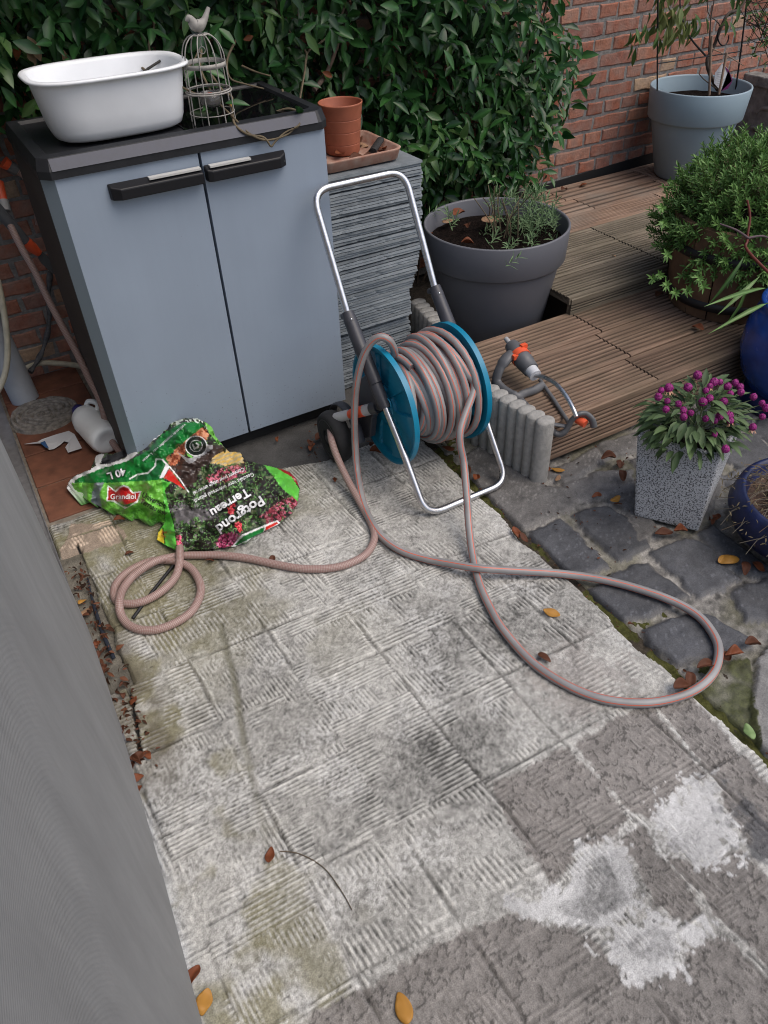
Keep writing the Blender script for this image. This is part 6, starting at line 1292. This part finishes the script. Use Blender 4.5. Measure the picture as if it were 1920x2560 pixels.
while k < 1500:
    d = rdir(1)[0]
    if d[2] < -.45: continue
    nn_ = .86+.28*float(fbm(d[0]*2+5, d[1]*2+d[2]*2+5, 2.2, 81, 3))
    rr = nn_*rng.uniform(.80, 1.0) if rng.random() < .8 else nn_*rng.uniform(.5, .8)
    c = cB+d*rB*rr
    if c[2] < .36 and np.hypot(c[0]-BRX, c[1]-BRY) < .24: continue
    cen.append((c, d+np.array([0, 0, .35]))); k += 1
for (px, py, y) in ((1650, 690, 1.60), (1632, 700, 1.62), (1670, 640, 1.56), (1660, 560, 1.7), (1668, 715, 1.52), (1690, 735, 1.50), (1720, 730, 1.48), (1750, 700, 1.46), (1655, 520, 1.75), (1760, 720, 1.45)):
    cen.append((np.array(oy(px, py, y)), np.array([-.5, -.5, .2])))
sprigs('bushy_herb', 'dense bushy green herb with narrow leaves growing in the half barrel', 'plant', None, cen, bushm, 15, .024, .0065, .05, mat('herb_stem', (.10, .12, .04), .8), None, (BRX, BRY, .45))
lav = leafmat('lavender_leaf', (.10, .165, .08), (.19, .28, .14), .7, .25, 1.1)
cen = []
for k in range(62):
    a = rng.uniform(-1.2, 1.5); r = rng.uniform(0, 1)**.6; cx_, cy_ = GPX+.105+.125*r*math.cos(a*2.1), GPY-.03+.155*r*math.sin(a*2.1); hh = rng.uniform(.03, .20)*(1.1-.4*r)
    cen.append(((cx_+.02*rng.normal(), cy_, .395+hh), (rng.normal()*.5+.25*(cx_-GPX)*6, rng.normal()*.5-.15, .8)))
for (px, py) in ((1120, 530), (1140, 545), (1100, 520), (1240, 590), (1270, 610), (1290, 600), (1300, 640), (1330, 590), (1350, 560), (1385, 540), (1390, 500), (1230, 500), (1290, 480)):
    cen.append((np.array(gp(px, py, .47)), (rng.normal()*.4, -.4, .5)))
lt = sprigs('lavender', 'grey green lavender growing at the right in the large anthracite pot', 'plant', None, cen, lav, 12, .034, .0055, .06, mat('lavender_stem', (.16, .15, .09), .85), None, (GPX+.05, GPY, .4), stems=False)
for k in range(12):
    x, y = GPX+.02+rng.normal()*.025, GPY+.0+rng.normal()*.04; stem([(x, y, .385), (x+rng.normal()*.02, y, .46), (x+rng.normal()*.04, y+rng.normal()*.03, .53+.05*rng.random())], .0028, mat('woody_stem', (.13, .10, .06), .9), lt, 'woody_stem')
# ---- gomphrena in the terrazzo planter
gom = thing('globe_amaranth', 'leafy plant with round magenta flower heads in the terrazzo planter', 'flowering plant', (cT[0], cT[1], PZ))
gl = leafmat('amaranth_leaf', (.05, .085, .035), (.11, .17, .07), .55, .35, 1.3, ); mag = mat('magenta_bract', (.24, .008, .14), .55, noise=(200, .5), bump=(260, 1., .004)); crm2 = mat('faded_bract', (.50, .28, .18), .7)
P, D, U, L_, W_ = [], [], [], [], []
for k in range(330):
    a = rng.uniform(0, 6.28); r = .120*rng.random()**.5; x, y = cT[0]+.01+r*math.cos(a)*1.1, cT[1]+r*math.sin(a)*.9; z = PZ-.02+.155*rng.random()*(1-.3*r/.115)
    out = np.array([math.cos(a)*(.4+r*6), math.sin(a)*(.4+r*6), .5-4*r+rng.normal()*.3]); P.append((x, y, z)); D.append(out); U.append((0, 0, 1)); l = rng.uniform(.036, .062); L_.append(l); W_.append(l*rng.uniform(.30, .40))
leaves('foliage', P, D, U, np.array(L_), np.array(W_), gl, gom, .3, .35)
heads = [(1646, 980), (1652, 998), (1668, 972), (1695, 978), (1715, 985), (1744, 942), (1765, 978), (1780, 962), (1790, 970), (1810, 985), (1830, 975), (1758, 1000), (1823, 985), (1850, 972), (1868, 968), (1862, 990), (1757, 1010), (1795, 1015), (1808, 1000), (1825, 1010), (1820, 1022), (1838, 1015), (1786, 1038), (1720, 1012), (1705, 1030), (1730, 1018), (1884, 1005), (1900, 1000), (1870, 1045), (1885, 1030), (1905, 1025), (1665, 1022), (1778, 1008), (1815, 1072), (1842, 980), (1770, 960), (1690, 1002)]
heads = [(1653, 976), (1646, 992), (1672, 970), (1720, 968), (1668, 1003), (1665, 1023), (1696, 1010), (1744, 938), (1765, 976), (1785, 955), (1757, 1005), (1774, 996), (1800, 955), (1819, 966), (1838, 957), (1850, 967), (1826, 984), (1810, 1003), (1852, 980), (1884, 992), (1905, 1008), (1906, 1042), (1882, 1068), (1764, 1047), (1787, 1052), (1800, 1040), (1822, 1040), (1826, 1052), (1786, 1086), (1814, 1123), (1709, 1042), (1727, 1032), (1775, 965), (1916, 1020), (1708, 1026)]
for k, (px, py) in enumerate(heads):
    t = (1125-py)/185; p = gp(px, py, PZ+.035+.118*max(0, min(1, t))); mb = MB(); r = rng.uniform(.0085, .0125) if k % 4 else .0085
    d = Vector((rng.normal()*.35, rng.normal()*.35-.1, 1)).normalized(); Rm = d.to_track_quat('Z', 'Y').to_matrix(); n_ = 14
    pr = [(.001, -1), (.6, -.85), (.95, -.35), (1, .1), (.82, .6), (.45, .92), (.001, 1.05)]
    mb.lathe([(a*r, z*r) for a, z in pr], p, 16, M3=Rm)
    for q in range(26):                       # papery bracts
        a, b_ = rng.uniform(0, 6.28), rng.uniform(-.8, 1.2); v_ = Rm @ Vector((math.cos(a)*math.cos(b_), math.sin(a)*math.cos(b_), math.sin(b_)))
        s_ = v_.cross(Vector((.3, .2, 1))).normalized()*r*.2; b0 = p+v_*r*.85; mb.add([b0+s_, b0-s_, p+v_*r*1.28], [(0, 1, 2)])
    if k % 5 == 2: 
        for q in range(20):
            a = rng.uniform(0, 6.28); v_ = Rm @ Vector((math.cos(a)*.8, math.sin(a)*.8, -.9)); s_ = v_.cross(Vector((.3, .2, 1))).normalized()*r*.18; mb.add([p+v_*r*.6+s_, p+v_*r*.6-s_, p+v_*r*1.7], [(0, 1, 2)], 1)
    mb.build('flower_head', [mag, crm2], gom)
    stem([p-d*r*.8, p.lerp(Vector((cT[0], cT[1], PZ)), .35), (cT[0]+rng.normal()*.03, cT[1]+rng.normal()*.03, PZ-.02)], .0014, mat('amaranth_stem', (.16, .19, .09), .7), gom, 'flower_stem', 5)
# ---- leafy plant in the tall blue pot
lm = leafmat('long_leaf', (.035, .085, .02), (.09, .17, .04), .4, .4, 1.9); lpnt = thing('long_leaf_plant', 'plant with long arching green leaves in the tall cobalt blue pot', 'plant', (BX, BY, .34)); P, D, U, L_, W_ = [], [], [], [], []
for k in range(22):
    a = 2*math.pi*k/22*3.1+rng.normal()*.2; P.append((BX+.06*math.cos(a), BY+.06*math.sin(a), .36+.02*rng.random())); D.append((math.cos(a), math.sin(a), rng.uniform(.25, 1.0))); U.append((0, 0, 1)); L_.append(rng.uniform(.07, .13)); W_.append(rng.uniform(.011, .017))
for (px, py, y, tx, ty) in ((1870, 700, 1.40, 1845, 860), (1900, 690, 1.38, 1820, 770), (1915, 720, 1.34, 1790, 735), (1915, 760, 1.30, 1865, 770), (1860, 640, 1.45, 1800, 760)):
    a_, b_ = oy(px, py, y), oy(tx, ty, y-.06); P.append(a_); D.append(b_-a_); U.append((0, -.6, .8)); L_.append((b_-a_).length*.85); W_.append(.015)
leaves('foliage', P, D, U, np.array(L_), np.array(W_), lm, lpnt, .35, .55)
rs = mat('red_stem', (.12, .02, .012), .6)
stem([(BX, BY, .33), oy(1880, 640, 1.38), oy(1868, 600, 1.40), oy(1875, 545, 1.42), oy(1868, 500, 1.44)], .005, rs, lpnt); stem([oy(1870, 595, 1.40), oy(1840, 575, 1.42), oy(1800, 560, 1.46)], .004, mat('purple_stem', (.08, .05, .055), .7), lpnt); stem([oy(1870, 595, 1.40), oy(1905, 590, 1.40), oy(1930, 600, 1.40)], .004, MATS['purple_stem'], lpnt)
# ---- dead plant in the dark blue bowl
dpl = thing('dried_plant', 'dry brown twiggy plant hanging over the dark blue bowl', 'plant', (OX, OY, .12)); hay = mat('hay', (.14, .095, .055), .9, noise=(50, .4)); mb = MB()
for k in range(150):
    a = rng.uniform(0, 6.28); r = rng.uniform(.02, .175); x, y = OX+r*math.cos(a), OY+r*math.sin(a); z = .128+.04*rng.random(); d = np.array([math.cos(a), math.sin(a), 0])*.5+rng.normal(size=3)*.5; l = rng.uniform(.04, .09)
    mb.tube(spline([(x, y, z), tuple(np.array((x, y, z))+d*l*.5+np.array([0, 0, .012])), tuple(np.array((x, y, z))+d*l+np.array([0, 0, -.006]))], 3), .0009, 4, cap=False)
mb.build('dry_stalks', hay, dpl); P, D, U = [], [], []
for k in range(170):
    a = rng.uniform(1.6, 4.4); r = rng.uniform(.13, .25); z = .152-max(0, r-.185)*.9+.03*rng.random(); P.append((OX+r*math.cos(a), OY+r*math.sin(a), z)); D.append(rdir(1)[0]+np.array([0, 0, .2])); U.append((0, 0, 1))
leaves('dry_leaves', P, D, U, rng.uniform(.010, .02, len(P)), rng.uniform(.003, .005, len(P)), leafmat('dry_small', (.10, .085, .045), (.20, .16, .10), .8, .2, 1.), dpl)
mb = MB()
for k in range(26):
    a = rng.uniform(1.8, 4.2); pts = [(OX+r*math.cos(a+.15*math.sin(r*30+k)), OY+r*math.sin(a+.15*math.sin(r*30+k)), .158-max(0, r-.175)*.9) for r in np.linspace(.09, rng.uniform(.20, .265), 6)]; mb.tube(pts, .0011, 4, cap=False)
mb.build('trailing_twigs', mat('grey_twig', (.14, .12, .09), .9), dpl)
# ---- young tree with trellis in the light blue pot
tree = thing('potted_shrub', 'young shrub with drooping yellow green leaves in the light blue grey pot', 'shrub', (LPX, LPY, .57)); tb = mat('shrub_bark', (.10, .075, .06), .85, noise=(60, .35))
cane = mat('bamboo_cane', (.24, .16, .11), .7, noise=(40, .25))
yt = LPY
stem([oy(1795, 225, yt), oy(1775, 185, yt), oy(1768, 150, yt), oy(1785, 115, yt), oy(1798, 80, yt-.02), oy(1820, 35, yt-.03), oy(1850, 20, yt-.04), oy(1880, -40, yt-.05)], .0095, tb, tree, 'trunk')
stem([oy(1772, 130, yt), oy(1775, 80, yt), oy(1778, 40, yt), oy(1790, -20, yt)], .0042, tb, tree, 'branch'); stem([oy(1785, 110, yt), oy(1800, 65, yt), oy(1770, 30, yt), oy(1775, -30, yt)], .003, tb, tree, 'branch'); stem([oy(1795, 225, yt), oy(1762, 200, yt-.03), oy(1748, 185, yt-.05)], .003, tb, tree, 'branch')
stem([oy(1765, 140, yt), oy(1730, 100, yt-.02), oy(1710, 60, yt-.03), oy(1700, 10, yt-.03), oy(1705, -60, yt-.03)], .0045, mat('dark_branch', (.02, .02, .02), .7), tree, 'branch'); stem([oy(1776, 120, yt-.01), oy(1820, 140, yt-.04), oy(1860, 165, yt-.06)], .003, cane, tree, 'branch')
yl = leafmat('drooping_leaf', (.14, .19, .055), (.27, .29, .12), .5, .35, .8); dgl = leafmat('drooping_leaf_dark', (.045, .10, .025), (.10, .17, .05), .45, .35, 1.2)
P, D, U, L_, W_, MI = [], [], [], [], [], []
for (px, py, n_, mi, yo) in ((1680, 30, 9, 0, -.05), (1690, 70, 8, 0, -.06), (1700, 20, 9, 0, -.02), (1715, 50, 7, 0, -.03), (1665, 50, 6, 0, -.04), (1670, 10, 7, 0, -.02), (1640, 30, 5, 1, -.02), (1625, 60, 4, 1, -.04), (1600, 75, 5, 1, -.05), (1590, 90, 3, 1, -.05), (1650, 95, 4, 1, -.03), (1730, 40, 5, 1, 0), (1740, 75, 3, 1, 0), (1750, 50, 3, 1, .02), (1850, 5, 5, 1, -.06), (1835, 40, 3, 1, -.06), (1655, -30, 8, 1, 0), (1700, -30, 8, 0, 0), (1760, -40, 7, 1, 0), (1870, -40, 8, 1, -.05)):
    for k in range(n_):
        P.append(np.array(oy(px+rng.normal()*12, py+rng.normal()*12, yt+yo+rng.normal()*.02))); D.append((rng.normal()*.35, rng.normal()*.35, -1)); U.append(rng.normal(size=3)*np.array([.6, .3, .2])+np.array([0, -1, .2])); L_.append(rng.uniform(.055, .085)); W_.append(rng.uniform(.018, .026)); MI.append(mi)
leaves('foliage', P, D, U, np.array(L_), np.array(W_), [yl, dgl], tree, .35, .2, np.array(MI))
trl = thing('trellis', 'black metal plant trellis standing in the light blue grey pot', 'trellis', (LPX, LPY, .57)); bm_ = mat('black_rod', (.008, .008, .009), .5)
ta, tb_ = oy(1643, 226, yt-.05), oy(1839, 225, yt-.03)
mb = MB(); mb.tube([ta, oy(1644, 80, yt-.05), oy(1646, -150, yt-.05)], .0034, 8); mb.build('upright', bm_, trl); mb = MB(); mb.tube([tb_, oy(1852, 130, yt-.03), oy(1870, -20, yt-.03), oy(1885, -150, yt-.03)], .0038, 8); mb.build('upright', bm_, trl)
mb = MB(); mb.tube([oy(1644, 159, yt-.05), oy(1855, 128, yt-.03)], .0026, 8); mb.build('crossbar', bm_, trl); mb = MB(); mb.tube([oy(1800+14*math.cos(a)+8, 88+26*math.sin(a), yt-.02) for a in [2*math.pi*k/24 for k in range(20)]], .0030, 8); mb.build('wire_loop', bm_, trl)
mb = MB(); mb.tube([oy(1773, 238, yt-.08), oy(1777, 130, yt-.07), oy(1780, 90, yt-.06)], .0055, 10); tag(mb.build('bamboo_cane', cane), 'taller thin cane tied to the trunk in the light blue grey pot', 'cane', 'canes in the light blue pot')
mb = MB(); mb.tube([oy(1797, 236, yt-.09), oy(1817, 132, yt-.07)], .0058, 10); tag(mb.build('bamboo_cane', cane), 'short leaning cane in front of the plant tag in the light blue grey pot', 'cane', 'canes in the light blue pot')
lb = thing('plant_tag', 'white and purple printed plant tag in the light blue grey pot', 'plant tag', oy(1800, 225, yt-.05)); mb = MB(); y2 = yt-.055
quad = lambda P_, yy, mi: mb.add([oy(a, b_, yy) for a, b_ in P_]+[oy(a, b_, yy)+Vector((0, .001, 0)) for a, b_ in P_], [list(range(len(P_))), [len(P_)+i for i in range(len(P_))][::-1]], mi)
quad([(1788, 182), (1806, 158), (1818, 170), (1830, 205), (1803, 228), (1785, 208)], y2, 0); quad([(1806, 158), (1815, 172), (1830, 205), (1820, 222), (1803, 228), (1832, 200), (1822, 176)], y2-.002, 1); mb.build('tag_card', [mat('tag_white', (.50, .50, .52), .5), mat('tag_purple', (.11, .012, .08), .5)], lb)
mb = MB()
for k in range(9):
    yy = 178+k*4.4; a_, b_ = oy(1792+(k % 3), yy+4, y2-.0012), oy(1806+((k*5) % 7), yy+1.5, y2-.0012); c_ = Vector((0, 0, -.0012)); mb.add([a_, b_, b_+c_, a_+c_], [(0, 1, 2, 3)])
mb.build('printed_lines', mat('tag_grey', (.18, .18, .19), .6), lb)
# twigs at the far right above the low wall
tw = thing('twiggy_shrub', 'sparse twiggy shrub with small leaves above the low concrete wall at upper right', 'shrub', (3.75, 2.75, .5)); P, D, U = [], [], []
for k in range(16):
    a_ = oy(1935, rng.uniform(-40, 190), 2.62); b_ = oy(rng.uniform(1845, 1890), rng.uniform(-30, 200), 2.70); stem([a_, a_.lerp(b_, .5)+Vector((0, 0, .02*rng.normal())), b_], .0024, twig_d, tw, 'twig', 5)
    for q in range(5): P.append(np.array(a_.lerp(b_, rng.uniform(.1, .9)))); D.append(rdir(1)[0]+np.array([0, 0, -.5])); U.append((0, -1, .3))
leaves('foliage', P, D, U, rng.uniform(.02, .04, len(P)), rng.uniform(.008, .014, len(P)), dgl, tw)
# small broken bricks in the gap beside the grey pot and on the low wall
mb = MB(); mb.box(gp(1390, 745, .03), (.09, .055, .05), rz=.5, bev=.005); tag(mb.build('brick_piece', brickm), 'broken brick piece in the gap between grey pot and deck', 'brick')
mb = MB(); mb.tube(spline([gp(700, 2128, .003), gp(750, 2135, .003), gp(810, 2170, .003), gp(855, 2230, .003), gp(880, 2275, .003)], 5), .0011, 6); tag(mb.build('dry_stalk', mat('stalk_brown', (.10, .075, .05), .8)), 'long thin dry stalk curving over the bare slab', 'stalk')

# loose crumbs of dead leaves that nobody could count
P, D, U, L_, MI = [], [], [], [], []
for k in range(430):
    m_ = k % 5
    if m_ < 2: x, y, z = rng.uniform(-.055, -.012), 1.05+.75*rng.random()**.8, .0
    elif m_ == 2: y = rng.uniform(.3, 2.0); x, z = 1.125+.05*max(0, min(1, y-1.25))+rng.normal()*.014, -.008
    elif m_ == 3: x, y, z = rng.uniform(1.2, 1.75), rng.uniform(1.0, 1.44), .0
    else: x, y, z = rng.uniform(.75, 1.3), rng.uniform(1.85, 2.1), -.006
    P.append((x, y, z+.003)); D.append((rng.normal(), rng.normal(), .25*rng.normal())); U.append((rng.normal()*.5, rng.normal()*.5, 1)); L_.append(rng.uniform(.006, .024) if m_ < 2 else rng.uniform(.004, .014)); MI.append(int(rng.random() < .35))
L_ = np.array(L_); o = leaves('leaf_litter', P, D, U, L_, L_*rng.uniform(.3, .6, len(P)), [leafmat('litter_dark', (.030, .017, .011), (.085, .036, .02), .8, .2, 1.), dead[0]], None, .4, .35, np.array(MI)); tag(o, kind='stuff')
